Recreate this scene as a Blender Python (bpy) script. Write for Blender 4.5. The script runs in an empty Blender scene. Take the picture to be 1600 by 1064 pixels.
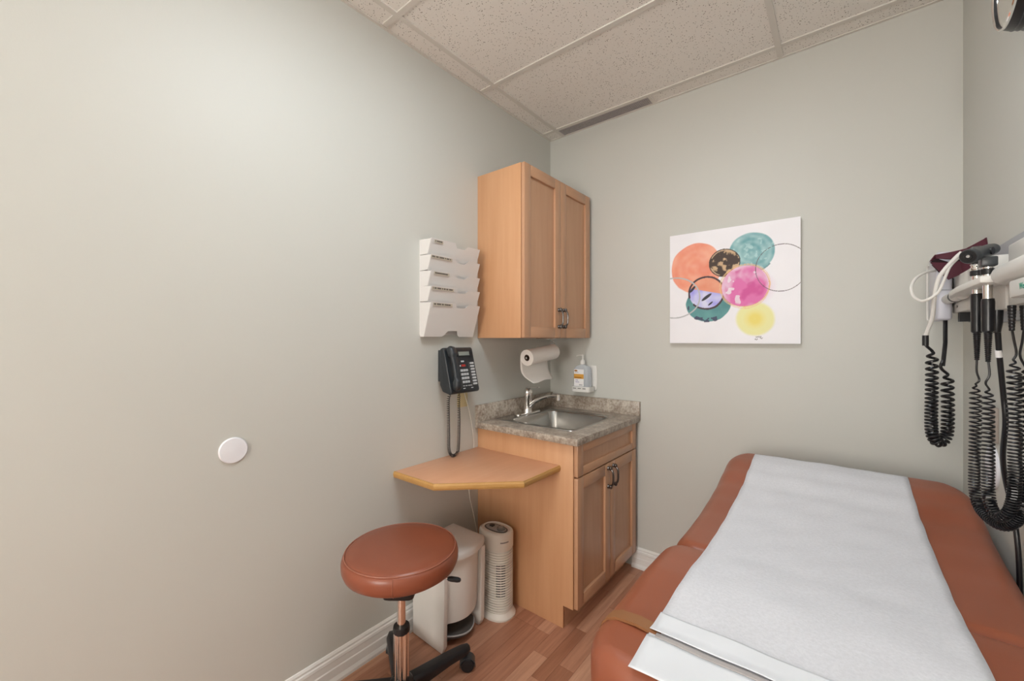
import bpy, bmesh, math, random
import numpy as np
from mathutils import Vector, Matrix
random.seed(7)
C = bpy.context.scene.collection
PI = math.pi

# ------------------------------------------------------------------ camera, world, light, exposure
CAMP = Vector((1.6, 0.0, 1.38)); YAW = math.radians(38.87); FPX = 641.5
cam = bpy.data.cameras.new('camera'); co = bpy.data.objects.new('camera', cam); C.objects.link(co)
co.location = CAMP; co.rotation_euler = (PI/2, 0, YAW)
cam.sensor_width = 36; cam.sensor_fit = 'HORIZONTAL'; cam.lens = FPX/1600*36; cam.shift_y = -2/1600
cam.clip_start = 0.02
bpy.context.scene.camera = co
w = bpy.data.worlds.new('world'); bpy.context.scene.world = w; w.use_nodes = True
w.node_tree.nodes['Background'].inputs[0].default_value = (0.8, 0.85, 0.9, 1)
w.node_tree.nodes['Background'].inputs[1].default_value = 0.3
vs = bpy.context.scene.view_settings
vs.view_transform = 'Standard'; vs.look = 'None'; vs.gamma = 1; vs.use_curve_mapping = False
vs.exposure = 0.72
LAMP = 11.5            # radiance of the ceiling troffer nearest the cabinets
LAMP_COL = (0.86, 0.94, 1.0)
FILL_TOP = 2.5  # strength of the unseen ceiling panel added as fill
FILL_REAR = 10.0             # glow of the made-up window added behind the camera as fill

_F = Vector((-math.sin(YAW), math.cos(YAW), 0)); _R = Vector((math.cos(YAW), math.sin(YAW), 0))
def ray(u, v): return _F + _R*((u-800)/FPX) + Vector((0, 0, (530-v)/FPX))
def P(u, v, ax, val):                      # the point of a real plane (x, y or z = val) a photograph pixel shows
    d = ray(u, v); i = 'xyz'.index(ax); return CAMP + d*((val-CAMP[i])/d[i])
def PD(u, v, dep): return CAMP + ray(u, v)*dep

# ------------------------------------------------------------------ materials
M = {}
def mat(name, col, rough=0.5, metal=0.0, **kw):
    m = bpy.data.materials.new(name); m.use_nodes = True
    b = m.node_tree.nodes['Principled BSDF']
    b.inputs['Base Color'].default_value = (*col, 1); b.inputs['Roughness'].default_value = rough
    b.inputs['Metallic'].default_value = metal
    for k, v in kw.items(): b.inputs[k.replace('_', ' ')].default_value = v
    M[name] = m; return m
def N(m, t, **kw):
    n = m.node_tree.nodes.new(t)
    for k, v in kw.items():
        if k in n.inputs: n.inputs[k].default_value = v
        else: setattr(n, k, v)
    return n
def L(m, a, b): m.node_tree.links.new(a, b)
def bsdf(m): return m.node_tree.nodes['Principled BSDF']
def ramp(m, fac, stops):
    r = N(m, 'ShaderNodeValToRGB'); e = r.color_ramp.elements
    while len(e) < len(stops): e.new(0.5)
    for el, (p, c) in zip(e, stops): el.position = p; el.color = (*c, 1)
    L(m, fac, r.inputs[0]); return r
def coords(m, scale=(1, 1, 1), kind='Object', perobj=False):
    t = N(m, 'ShaderNodeTexCoord'); mp = N(m, 'ShaderNodeMapping'); mp.inputs['Scale'].default_value = scale
    L(m, t.outputs[kind], mp.inputs['Vector'])
    if perobj:
        oi = N(m, 'ShaderNodeObjectInfo'); sc = N(m, 'ShaderNodeMath', operation='MULTIPLY'); sc.inputs[1].default_value = 37.0
        L(m, oi.outputs['Random'], sc.inputs[0]); L(m, sc.outputs[0], mp.inputs['Location'])
    return mp
def bump(m, h, strength, dist=0.002):
    b = N(m, 'ShaderNodeBump'); b.inputs['Strength'].default_value = strength; b.inputs['Distance'].default_value = dist
    L(m, h, b.inputs['Height']); L(m, b.outputs[0], bsdf(m).inputs['Normal'])
def noise(m, mp, scale, detail=4, rough=0.5):
    n = N(m, 'ShaderNodeTexNoise'); n.inputs['Scale'].default_value = scale; n.inputs['Detail'].default_value = detail
    n.inputs['Roughness'].default_value = rough; L(m, mp.outputs[0], n.inputs['Vector']); return n

def wall_mat(name, col):
    m = mat(name, col, 0.50); mp = coords(m)
    n = noise(m, mp, 260, 2); bump(m, n.outputs['Fac'], 0.10, 0.001)
    n2 = noise(m, mp, 1.3, 2)
    r = ramp(m, n2.outputs['Fac'], [(0.3, tuple(c*0.985 for c in col)), (0.7, tuple(c*1.015 for c in col))])
    L(m, r.outputs[0], bsdf(m).inputs['Base Color']); bsdf(m).inputs['Specular IOR Level'].default_value = 0.5
wall_mat('wall_paint', (0.590, 0.588, 0.545))
mat('white_trim', (0.80, 0.79, 0.76), 0.35)
def wood(name, c1, c2, rough, axis, s=1.0):
    m = mat(name, c1, rough); sc = [38*s, 38*s, 38*s]; sc[axis] = 2.2*s
    mp = coords(m, tuple(sc), perobj=False); n = noise(m, mp, 1.0, 5, 0.6)
    sc2 = [5, 5, 5]; sc2[axis] = 0.9; mp2 = coords(m, tuple(sc2)); n2 = noise(m, mp2, 1.0, 3)
    mx = N(m, 'ShaderNodeMath', operation='ADD'); L(m, n.outputs['Fac'], mx.inputs[0]); L(m, n2.outputs['Fac'], mx.inputs[1])
    r = ramp(m, mx.outputs[0], [(0.0, c1), (1.0, c2)])
    mr = N(m, 'ShaderNodeMapRange'); mr.inputs[1].default_value = 0.6; mr.inputs[2].default_value = 1.4
    L(m, mx.outputs[0], mr.inputs[0]); L(m, mr.outputs[0], r.inputs[0])
    L(m, r.outputs[0], bsdf(m).inputs['Base Color'])
wood('maple_side', (0.57, 0.295, 0.145), (0.66, 0.37, 0.20), 0.38, 2)
wood('maple_door', (0.49, 0.26, 0.145), (0.58, 0.33, 0.195), 0.30, 2)
wood('maple_rail', (0.49, 0.26, 0.145), (0.58, 0.33, 0.195), 0.30, 1)
wood('shelf_top', (0.60, 0.30, 0.17), (0.69, 0.37, 0.22), 0.33, 1)
wood('shelf_edge', (0.46, 0.24, 0.07), (0.58, 0.33, 0.11), 0.35, 1)
# laminate floor strips, one tone per strip
m = mat('laminate', (0.5, 0.25, 0.15), 0.36)
mp = coords(m, (55, 3.0, 1), perobj=True); n = noise(m, mp, 1.0, 5, 0.65)
oi = N(m, 'ShaderNodeObjectInfo')
r1 = ramp(m, oi.outputs['Random'], [(0.0, (0.37, 0.165, 0.095)), (0.4, (0.48, 0.235, 0.145)), (0.7, (0.54, 0.285, 0.18)), (1.0, (0.61, 0.35, 0.23))])
r2 = ramp(m, n.outputs['Fac'], [(0.3, (0.78, 0.72, 0.70)), (0.7, (1.12, 1.12, 1.12))])
mx = N(m, 'ShaderNodeMix', data_type='RGBA', blend_type='MULTIPLY'); mx.inputs[0].default_value = 1
L(m, r1.outputs[0], mx.inputs[6]); L(m, r2.outputs[0], mx.inputs[7]); L(m, mx.outputs[2], bsdf(m).inputs['Base Color'])
mat('floor_joint', (0.10, 0.05, 0.03), 0.6)
# acoustic tile
m = mat('acoustic_tile', (0.84, 0.80, 0.75), 0.9); mp = coords(m, perobj=True)
v = N(m, 'ShaderNodeTexVoronoi'); v.inputs['Scale'].default_value = 105; L(m, mp.outputs[0], v.inputs['Vector'])
n = noise(m, mp, 30, 2)
sb = N(m, 'ShaderNodeMath', operation='MULTIPLY_ADD'); sb.inputs[1].default_value = -0.35; L(m, n.outputs['Fac'], sb.inputs[0]); sb.inputs[2].default_value = 0.16
ad = N(m, 'ShaderNodeMath', operation='ADD'); L(m, v.outputs['Distance'], ad.inputs[0]); L(m, sb.outputs[0], ad.inputs[1])
r = ramp(m, ad.outputs[0], [(0.14, (0.22, 0.19, 0.16)), (0.20, (0.84, 0.81, 0.765))])
L(m, r.outputs[0], bsdf(m).inputs['Base Color'])
n3 = noise(m, mp, 180, 3); bump(m, n3.outputs['Fac'], 0.25, 0.002)
mat('ceiling_grid', (0.70, 0.67, 0.62), 0.6)
mat('plenum', (0.05, 0.045, 0.04), 0.9)
mat('vent_grey', (0.42, 0.39, 0.385), 0.5)
mat('vent_dark', (0.06, 0.055, 0.055), 0.8)
# laminate countertop
m = mat('countertop', (0.36, 0.31, 0.26), 0.3); mp = coords(m)
n = noise(m, mp, 14, 6, 0.65); n2 = noise(m, mp, 75, 4, 0.7)
ad = N(m, 'ShaderNodeMath', operation='ADD'); L(m, n.outputs['Fac'], ad.inputs[0]); L(m, n2.outputs['Fac'], ad.inputs[1])
hf = N(m, 'ShaderNodeMath', operation='MULTIPLY'); hf.inputs[1].default_value = 0.5; L(m, ad.outputs[0], hf.inputs[0])
r = ramp(m, hf.outputs[0], [(0.36, (0.17, 0.125, 0.095)), (0.46, (0.31, 0.25, 0.20)), (0.54, (0.44, 0.38, 0.315)), (0.66, (0.62, 0.56, 0.48))])
L(m, r.outputs[0], bsdf(m).inputs['Base Color'])
# vinyl
def vinyl(name, c, rough):
    m = mat(name, c, rough); mp = coords(m)
    n = noise(m, mp, 420, 2); bump(m, n.outputs['Fac'], 0.12, 0.001)
    n2 = noise(m, mp, 3, 3); r = ramp(m, n2.outputs['Fac'], [(0.3, tuple(x*0.9 for x in c)), (0.7, tuple(x*1.08 for x in c))])
    L(m, r.outputs[0], bsdf(m).inputs['Base Color'])
vinyl('vinyl', (0.295, 0.086, 0.042), 0.36)
vinyl('vinyl_stool', (0.265, 0.076, 0.039), 0.32)
mat('piping_lit', (0.36, 0.13, 0.08), 0.32)  # vinyl tone lightened: the seam's highlight is put into the colour
mat('strap_tan', (0.27, 0.115, 0.045), 0.45)
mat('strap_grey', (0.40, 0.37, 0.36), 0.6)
m = mat('exam_paper', (0.72, 0.725, 0.76), 0.75); mp = coords(m)
n = noise(m, mp, 150, 5, 0.7); bump(m, n.outputs['Fac'], 0.35, 0.0015)
r = ramp(m, n.outputs['Fac'], [(0.3, (0.62, 0.625, 0.66)), (0.7, (0.72, 0.725, 0.765))]); L(m, r.outputs[0], bsdf(m).inputs['Base Color'])
mat('paper_fold', (0.73, 0.75, 0.785), 0.65)
mat('chrome', (0.82, 0.80, 0.78), 0.09, 1.0)
mat('chrome_column', (0.80, 0.70, 0.64), 0.14, 1.0)
m = mat('stainless', (0.50, 0.49, 0.47), 0.26, 1.0)
mat('pewter', (0.13, 0.12, 0.115), 0.3, 1.0)
mat('black_plastic', (0.012, 0.012, 0.014), 0.38)
mat('black_rubber', (0.008, 0.008, 0.010), 0.3)
mat('charcoal', (0.035, 0.04, 0.045), 0.35)
mat('phone_black', (0.022, 0.027, 0.032), 0.35)
mat('white_plastic', (0.76, 0.74, 0.70), 0.35)
mat('bin_white', (0.80, 0.775, 0.73), 0.35)
mat('purifier_white', (0.79, 0.75, 0.68), 0.38)
mat('holder_white', (0.74, 0.72, 0.70), 0.4)
mat('equip_white', (0.70, 0.68, 0.64), 0.4)
mat('equip_lilac', (0.60, 0.60, 0.66), 0.35)
mat('board_grey', (0.36, 0.37, 0.40), 0.45)
mat('paper_towel', (0.87, 0.83, 0.79), 0.85)
mat('brown_card', (0.10, 0.06, 0.04), 0.8)
mat('maroon', (0.085, 0.014, 0.028), 0.7)
mat('maroon_shade', (0.02, 0.004, 0.007), 0.8)  # darkened maroon: shade inside the cuff's folds put into the colour
mat('lcd', (0.30, 0.34, 0.31), 0.2)
mat('key_white', (0.62, 0.64, 0.66), 0.4)
mat('key_red', (0.55, 0.04, 0.03), 0.4)
mat('label_tan', (0.50, 0.44, 0.35), 0.7)
mat('ink', (0.06, 0.05, 0.045), 0.7)
mat('ink_purple', (0.25, 0.22, 0.42), 0.7)
mat('ink_green', (0.02, 0.30, 0.20), 0.6)
mat('label_white', (0.85, 0.83, 0.82), 0.5)
mat('label_orange', (0.72, 0.36, 0.06), 0.5)
mat('label_orange_dark', (0.40, 0.16, 0.02), 0.5)
mat('gel_bottle', (0.88, 0.91, 0.95), 0.12, 0, Transmission_Weight=0.55, IOR=1.12)
mat('disc_white', (0.82, 0.82, 0.86), 0.4)
mat('strip_tan', (0.37, 0.31, 0.27), 0.6)
mat('jack_cream', (0.62, 0.53, 0.30), 0.5)
mat('cord_white', (0.70, 0.68, 0.62), 0.5)
mat('grey_plastic', (0.19, 0.18, 0.17), 0.35)
mat('grey_light', (0.40, 0.39, 0.38), 0.3)
mat('dark_grey', (0.07, 0.065, 0.06), 0.4)
mat('clock_face', (0.62, 0.62, 0.54), 0.5)
mat('glass', (1, 1, 1), 0.02, 0, Transmission_Weight=1.0, IOR=1.45)
mat('red_ink', (0.5, 0.05, 0.03), 0.6)
def emit(name, col, s):
    m = mat(name, (0.9, 0.9, 0.9), 0.5); b = bsdf(m)
    b.inputs['Emission Color'].default_value = (*col, 1); b.inputs['Emission Strength'].default_value = s



# ------------------------------------------------------------------ builders
WL = {}
def tag(o, label=None, cat=None, group=None, kind=None):
    if label: o['label'] = label
    if cat: o['category'] = cat
    if group: o['group'] = group
    if kind: o['kind'] = kind
    return o
def thing(name, label, cat, loc, group=None):
    o = bpy.data.objects.new(name, None); C.objects.link(o); o.empty_display_size = 0.05
    o.location = Vector(loc); WL[o] = Vector(loc); return tag(o, label, cat, group)
def place(o, wpos, parent=None):
    wpos = Vector(wpos); WL[o] = wpos
    if parent is not None: o.parent = parent; o.location = wpos - WL[parent]
    else: o.location = wpos
    return o
class MB:
    def __init__(s): s.v = []; s.f = []
    def add(s, vs, fs):
        k = len(s.v); s.v += [tuple(a) for a in vs]; s.f += [[i+k for i in f] for f in fs]; return s
    def box(s, x0, x1, y0, y1, z0, z1):
        v = [(x, y, z) for x in (x0, x1) for y in (y0, y1) for z in (z0, z1)]
        return s.add(v, [(0, 1, 3, 2), (4, 6, 7, 5), (0, 4, 5, 1), (2, 3, 7, 6), (0, 2, 6, 4), (1, 5, 7, 3)])
    def prism(s, poly, a0, a1, ax='z'):
        def q(p, a): return {'z': (p[0], p[1], a), 'y': (p[0], a, p[1]), 'x': (a, p[0], p[1])}[ax]
        n = len(poly); v = [q(p, a0) for p in poly] + [q(p, a1) for p in poly]
        return s.add(v, [list(range(n))[::-1], list(range(n, 2*n))] + [(i, (i+1) % n, n+(i+1) % n, n+i) for i in range(n)])
    def loft(s, rings, cap=True):
        n = len(rings[0]); v = [p for r in rings for p in r]; f = []
        for j in range(len(rings)-1):
            for i in range(n): f.append((j*n+i, j*n+(i+1) % n, (j+1)*n+(i+1) % n, (j+1)*n+i))
        if cap: f.append(list(range(n))[::-1]); f.append([len(v)-n+i for i in range(n)])
        return s.add(v, f)
    def lathe(s, prof, c=(0, 0, 0), ax=(0, 0, 1), n=32, cap=True, sx=1, sy=1):
        ax = Vector(ax).normalized(); q = ax.to_track_quat('Z', 'Y'); c = Vector(c)
        rings = [[c + q @ Vector((r*sx*math.cos(2*PI*i/n), r*sy*math.sin(2*PI*i/n), h)) for i in range(n)] for r, h in prof]
        return s.loft(rings, cap)
    def cyl(s, a, b, r, n=20, r2=None):
        a = Vector(a); b = Vector(b); return s.lathe([(r, 0), (r if r2 is None else r2, (b-a).length)], a, b-a, n)
    def tube(s, pts, r, n=8, cap=True):
        pts = [Vector(p) for p in pts]; rr = r if hasattr(r, '__len__') else [r]*len(pts)
        t = [(pts[min(i+1, len(pts)-1)]-pts[max(i-1, 0)]).normalized() for i in range(len(pts))]
        u = t[0].orthogonal().normalized(); rings = []
        for i, p in enumerate(pts):
            u = (u - t[i]*u.dot(t[i])).normalized(); w_ = t[i].cross(u)
            rings.append([p + (u*math.cos(2*PI*k/n)+w_*math.sin(2*PI*k/n))*rr[i] for k in range(n)])
        return s.loft(rings, cap)
    def build(s, name, m, parent=None, smooth=False, bevel=0, seg=2, ang=35):
        me = bpy.data.meshes.new(name); v = np.array(s.v, dtype=float); c = (v.min(0)+v.max(0))/2
        me.from_pydata([tuple(a) for a in (v-c)], [], s.f); me.update()
        bm = bmesh.new(); bm.from_mesh(me); bmesh.ops.recalc_face_normals(bm, faces=bm.faces)
        if bevel:
            es = [e for e in bm.edges if len(e.link_faces) == 2 and e.calc_face_angle() > math.radians(30)]
            bmesh.ops.bevel(bm, geom=es, offset=bevel, segments=seg, profile=0.5, affect='EDGES', clamp_overlap=True)
        for e in bm.edges:
            if len(e.link_faces) == 2 and e.calc_face_angle() > math.radians(ang): e.smooth = False
        if smooth or bevel:
            for f in bm.faces: f.smooth = True
        bm.to_mesh(me); bm.free(); me.materials.append(M[m])
        o = bpy.data.objects.new(name, me); C.objects.link(o); return place(o, c, parent)
def spline(pts, n=8):
    pts = [Vector(p) for p in pts]; q = [pts[0]*2-pts[1]] + pts + [pts[-1]*2-pts[-2]]; out = []
    for i in range(1, len(q)-2):
        a, b, c, d = q[i-1:i+3]
        for k in range(n):
            t = k/n; out.append(0.5*((2*b)+(c-a)*t+(2*a-5*b+4*c-d)*t*t+(3*b-a-3*c+d)*t**3))
    out.append(pts[-1]); return out
def resample(pts, step):
    out = [pts[0]]; acc = 0
    for a, b in zip(pts[:-1], pts[1:]):
        l = (b-a).length; d = step-acc
        while d <= l and l > 0: out.append(a.lerp(b, d/l)); d += step
        acc = (acc+l) % step
    return out
def coil(path, R, pitch, seg=12, up=Vector((0, 1, 0))):
    """helix about a smooth path; pitch is a function of the fraction run"""
    fine = resample(path, 0.0008); n = len(fine); ph = 0; out = []; nxt = 0; u = up
    for i in range(n):
        t = (fine[min(i+1, n-1)]-fine[max(i-1, 0)]).normalized()
        u = (u - t*u.dot(t)).normalized(); w_ = t.cross(u); ph += 2*PI*0.0008/pitch(i/n)
        if ph >= nxt:
            k = min(1, i/30, (n-i)/30); rr = R*max(0.15, k)
            out.append(fine[i] + (u*math.cos(ph)+w_*math.sin(ph))*rr); nxt += 2*PI/seg
    return out
def rrect(x0, x1, y0, y1, r, n=6):
    pts = []
    for cx, cy, a0 in ((x1-r, y1-r, 0), (x0+r, y1-r, PI/2), (x0+r, y0+r, PI), (x1-r, y0+r, 1.5*PI)):
        for k in range(n+1):
            a = a0+PI/2*k/n; pts.append((cx+r*math.cos(a), cy+r*math.sin(a)))
    return pts
def text(body, size, loc, rot, m, parent, name='lettering', align='CENTER'):
    cu = bpy.data.curves.new(name, 'FONT'); cu.body = body; cu.size = size; cu.align_x = align; cu.align_y = 'CENTER'
    cu.extrude = 0.0002; tmp = bpy.data.objects.new(name, cu); me = bpy.data.meshes.new_from_object(tmp); bpy.data.objects.remove(tmp)
    me.materials.clear(); me.materials.append(M[m]); o = bpy.data.objects.new(name, me); C.objects.link(o)
    o.rotation_euler = rot; return place(o, loc, parent)

emit('lamp_diffuser', LAMP_COL, LAMP)
emit('fill_diffuser', (1.0, 0.97, 0.92), FILL_TOP)
emit('fill_glow', (1.0, 0.95, 0.89), FILL_REAR)
# ------------------------------------------------------------------ room shell
W_, YB, YF, H = 1.975, 2.415, -2.60, 2.768
def struct(o): o['kind'] = 'structure'; return o
wl = struct(MB().box(-0.1, 0, YF-0.1, YB+0.1, -0.05, H+0.1).build('wall_left', 'wall_paint'))
wb = struct(MB().box(0, W_, YB, YB+0.1, -0.05, H+0.1).build('wall_back', 'wall_paint'))
wr = struct(MB().box(W_, W_+0.1, YF-0.1, YB+0.1, -0.05, H+0.1).build('wall_right', 'wall_paint'))
WX0, WX1, WZ0, WZ1 = 0.65, 1.85, 0.95, 2.15
wf = struct(MB().box(0, WX0, YF-0.1, YF, -0.05, H+0.1).box(WX1, W_, YF-0.1, YF, -0.05, H+0.1).box(WX0, WX1, YF-0.1, YF, -0.05, WZ0).box(WX0, WX1, YF-0.1, YF, WZ1, H+0.1).build('wall_front', 'wall_paint'))
f = MB(); g = .05
f.box(WX0, WX0+g, YF-.07, YF+.01, WZ0, WZ1).box(WX1-g, WX1, YF-.07, YF+.01, WZ0, WZ1).box(WX0+g, WX1-g, YF-.07, YF+.01, WZ0, WZ0+g).box(WX0+g, WX1-g, YF-.07, YF+.01, WZ1-g, WZ1).box(1.23, 1.27, YF-.06, YF, WZ0+g, WZ1-g)
fill_win = struct(f.build('fill_window_1', 'white_trim'))  # invented opening; its glowing sheet is added to lift back wall and ceiling
MB().box(WX0+g, WX1-g, YF-.055, YF-.05, WZ0+g, WZ1-g).build('fill_pane', 'fill_glow', fill_win)
fl = struct(MB().box(0, W_, YF, YB, -0.05, -0.006).build('floor', 'floor_joint'))
# floor strips
SW = 0.072; strips = {}
def strip_mesh(wd, ln):
    k = (round(wd, 4), round(ln, 4))
    if k not in strips:
        o = MB().box(-wd/2+0.0004, wd/2-0.0004, -ln/2+0.0004, ln/2-0.0004, -0.006, 0).build('floor_plank', 'laminate', fl)
        strips[k] = o.data; bpy.data.objects.remove(o)
    return strips[k]
x = 0.0; i = 0
rnd = random.Random(3)
while x < W_-0.001:
    wd = min(SW if i % 3 else SW*0.8, W_-x); y = YF - 0.0; first = True
    while y < YB-0.001:
        ln = rnd.choice((0.36, 0.48, 0.6))
        if first: ln = rnd.choice((0.12, 0.24, 0.36, 0.48)); first = False
        if y+ln > YB-0.06: ln = YB-y
        o = bpy.data.objects.new('floor_plank', strip_mesh(wd, ln)); C.objects.link(o)
        place(o, (x+wd/2, y+ln/2, -0.003), fl); y += ln
    x += wd; i += 1
# ceiling: slab, tiles, runners
ce = struct(MB().box(0, W_, YF, YB, H+0.02, H+0.1).build('ceiling', 'plenum'))
TX = [0, 0.113, 1.361, W_]; TY = [YF, -2.038, -1.418, -0.798, -0.178, 0.442, 1.062, 1.687, 2.308, YB]
TW = 0.0125
for a in range(3):
    for b in range(len(TY)-1):
        x0, x1, y0, y1 = TX[a]+0.002, TX[a+1]-0.002, TY[b]+0.002, TY[b+1]-0.002
        spans = [(x0, x1)]
        if a == 1 and b == 8: spans = [(0.744, x1)]
        if a == 1 and b == 5: spans = [(x0, 0.735)]
        if a == 1 and b == 1: spans = []
        for s0, s1 in spans:
            MB().box(s0, s1, y0, y1, H+0.004, H+0.018).build('ceiling_tile', 'acoustic_tile', ce)
def runner(x0, x1, y0, y1): MB().box(x0, x1, y0, y1, H-0.002, H+0.004).build('grid_runner', 'ceiling_grid', ce)
for x in TX[1:3]: runner(x-TW, x+TW, YF+0.02, YB-0.02)
segs = [(0.02, TX[1]-TW), (TX[1]+TW, TX[2]-TW), (TX[2]+TW, W_-0.02)]
for y in TY[1:-1]:
    for s0, s1 in segs: runner(s0, s1, y-TW, y+TW)
runner(0.728, 0.748, TY[8]+TW, YB-0.016); runner(0.735-TW, 0.735+TW, TY[5]+TW, TY[6]-TW)
# wall angle
MB().box(0.0, 0.014, YF, YB, H-0.002, H+0.003).build('wall_angle', 'ceiling_grid', ce)
MB().box(0.014, W_-0.014, YB-0.014, YB, H-0.002, H+0.003).build('wall_angle', 'ceiling_grid', ce)
MB().box(W_-0.014, W_, YF, YB, H-0.002, H+0.003).build('wall_angle', 'ceiling_grid', ce)
# base boards
PROF = [(0, 0), (.020, 0), (.020, .012), (.015, .022), (.013, .026), (.013, .058), (.010, .062), (.010, .088), (.0135, .092), (.012, .102), (.008, .106), (.0085, .114), (.004, .122), (0, .123)]
struct(MB().prism([(a, b) for a, b in PROF], YF, 1.678, 'y').build('baseboard_left', 'white_trim'))
struct(MB().prism([(YB-a, b) for a, b in PROF], 0.60, W_, 'x').build('baseboard_back', 'white_trim'))
struct(MB().prism([(W_-a, b) for a, b in PROF], YF, YB-0.02, 'y').build('baseboard_right', 'white_trim'))

# ------------------------------------------------------------------ ceiling lights (one troffer, one panel added as fill; both out of view)
def troffer(x0, x1, y0, y1, m, label):
    t = thing('ceiling_light', label, 'ceiling light', ((x0+x1)/2, (y0+y1)/2, H))
    f = MB().box(x0, x1, y0, y1, H-.012, H+.015); f.build('frame', 'white_plastic', t)
    g = .02
    MB().loft([[Vector((a, b, z)) for a, b in rrect(x0+g+k, x1-g-k, y0+g+k, y1-g-k, .01, 3)] for z, k in ((H-.013, 0), (H-.030, .01), (H-.042, .04))]).build('diffuser', m, t)
troffer(0.75, 1.346, 0.455, 1.048, 'lamp_diffuser', 'fluorescent ceiling troffer nearest the wall cabinet')
troffer(0.13, 1.346, -2.02, -1.435, 'fill_diffuser', 'added unseen fill light panel in the ceiling behind the camera')  # second panel invented to raise the ambient level

# ------------------------------------------------------------------ ceiling vent
t = thing('ceiling_vent', 'long narrow dark grey grille vent in the ceiling along the back wall', 'vent', (0.426, 2.366, H))
x0, x1, y0, y1 = 0.126, 0.727, 2.322, 2.412
MB().box(x0, x1, y0, y1, H+.010, H+.016).build('backing', 'vent_dark', t)
f = MB(); f.box(x0, x1, y0, y0+.006, H-.001, H+.01).box(x0, x1, y1-.006, y1, H-.001, H+.01).box(x0, x0+.006, y0, y1, H-.001, H+.01).box(x1-.006, x1, y0, y1, H-.001, H+.01)
f.build('frame', 'vent_grey', t)
for k in range(5):
    y = y0+.006+(k+.5)*(y1-y0-.012)/5; MB().box(x0+.006, x1-.006, y-.0028, y+.0028, H, H+.004).build('slat', 'vent_grey', t)
f = MB()
for k in range(58):
    x = x0+.011+k*(x1-x0-.022)/57; f.box(x-.0021, x+.0021, y0+.006, y1-.006, H+.0005, H+.004)
tag(f.build('cross_bars', 'vent_grey', t), kind='stuff')

# ------------------------------------------------------------------ shaker door (in the plane x = xf, facing +x)
def shaker(name, parent, xb, xf, y0, y1, z0, z1, fr=0.058, hz=None, hy=None, fz=None):
    fz = fz or fr
    f = MB(); f.box(xb, xf-.012, y0+fr-.01, y1-fr+.01, z0+fz-.01, z1-fz+.01)
    d = f.build(name, 'maple_door', parent)
    a = 0.0
    for (s0, s1) in ((y0, y0+fr), (y1-fr, y1)): MB().box(xb, xf, s0, s1, z0, z1).build('stile', 'maple_door', d, bevel=.003)
    for (s0, s1) in ((z0, z0+fz), (z1-fz, z1)): MB().box(xb, xf, y0+fr, y1-fr, s0, s1).build('rail', 'maple_rail', d, bevel=.003)
    if hz is not None:
        zc = hz; h = MB()
        path = spline([(xf, hy, zc-.048), (xf+.014, hy, zc-.047), (xf+.026, hy, zc-.034), (xf+.030, hy, zc-.015), (xf+.030, hy, zc+.015), (xf+.026, hy, zc+.034), (xf+.014, hy, zc+.047), (xf, hy, zc+.048)], 5)
        h.tube(path, .0052, 10)
        for s in (-1, 1):
            h.lathe([(.0105, 0), (.0105, .004), (.0065, .010)], (xf, hy, zc+s*.048), (1, 0, 0), 14)
            h.lathe([(.001, -.012), (.007, -.008), (.0095, 0), (.007, .008), (.001, .012)], (xf+.016, hy, zc+s*.048), (0, 0, 1), 12)
        h.build('handle', 'pewter', d, smooth=True)
    return d

# ------------------------------------------------------------------ base cabinet
B0, B1 = 1.678, 2.374
t = thing('base_cabinet', 'maple base cabinet under the sink with two shaker doors and a drawer front', 'cabinet', (0.3, 2.03, 0))
MB().prism([(0.0, 0.0), (0.56, 0.0), (0.56, 0.108), (0.615, 0.108), (0.615, 0.884), (0.0, 0.884)], B0, B0+.016, 'y').build('side_panel', 'maple_side', t, bevel=.0008)
MB().prism([(0.0, 0.0), (0.56, 0.0), (0.56, 0.108), (0.615, 0.108), (0.615, 0.884), (0.0, 0.884)], B1-.016, B1, 'y').build('side_panel', 'maple_side', t)
MB().box(0.0, 0.60, B0+.017, B1-.017, 0.108, 0.124).build('bottom_panel', 'maple_side', t)
MB().box(0.546, 0.56, B0+.017, B1-.017, 0.0, 0.107).build('kickboard', 'maple_rail', t)
MB().box(0.60, 0.613, B0+.017, B1-.017, 0.125, 0.735).build('face_board', 'maple_side', t)
DM = 2.026
shaker('door', t, .618, .639, B0+.002, DM-.0015, .114, .727, .058, .655, DM-.030)
shaker('door', t, .618, .639, DM+.0015, B1-.002, .114, .727, .058, .655, DM+.030)
shaker('drawer_front', t, .618, .639, B0+.002, B1-.002, .733, .882, .055, fz=.038)

# ------------------------------------------------------------------ counter + sink + faucet
t = thing('countertop', 'brown grey speckled laminate countertop with backsplash holding the sink', 'countertop', (0.3, 2.03, .885))
CX, CY0 = .651, 1.655; z0, z1 = .8855, .919
hx0, hx1, hy0, hy1 = .06, .54, 1.80, 2.27
f = MB()
ys = [CY0, hy0, hy1, YB-.021]; xs = [.021, hx0, hx1, CX]
vs_ = [(x, y, z) for z in (z0, z1) for y in ys for x in xs]
def I(i, j, k): return k*16+j*4+i
fs = []
for j in range(3):
    for i in range(3):
        if i == 1 and j == 1: continue
        fs += [(I(i, j, 1), I(i+1, j, 1), I(i+1, j+1, 1), I(i, j+1, 1)), (I(i, j, 0), I(i, j+1, 0), I(i+1, j+1, 0), I(i+1, j, 0))]
for i in range(3):
    fs += [(I(i, 0, 0), I(i+1, 0, 0), I(i+1, 0, 1), I(i, 0, 1)), (I(i, 3, 0), I(i, 3, 1), I(i+1, 3, 1), I(i+1, 3, 0)),
           (I(0, i, 0), I(0, i, 1), I(0, i+1, 1), I(0, i+1, 0)), (I(3, i, 0), I(3, i+1, 0), I(3, i+1, 1), I(3, i, 1))]
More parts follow.
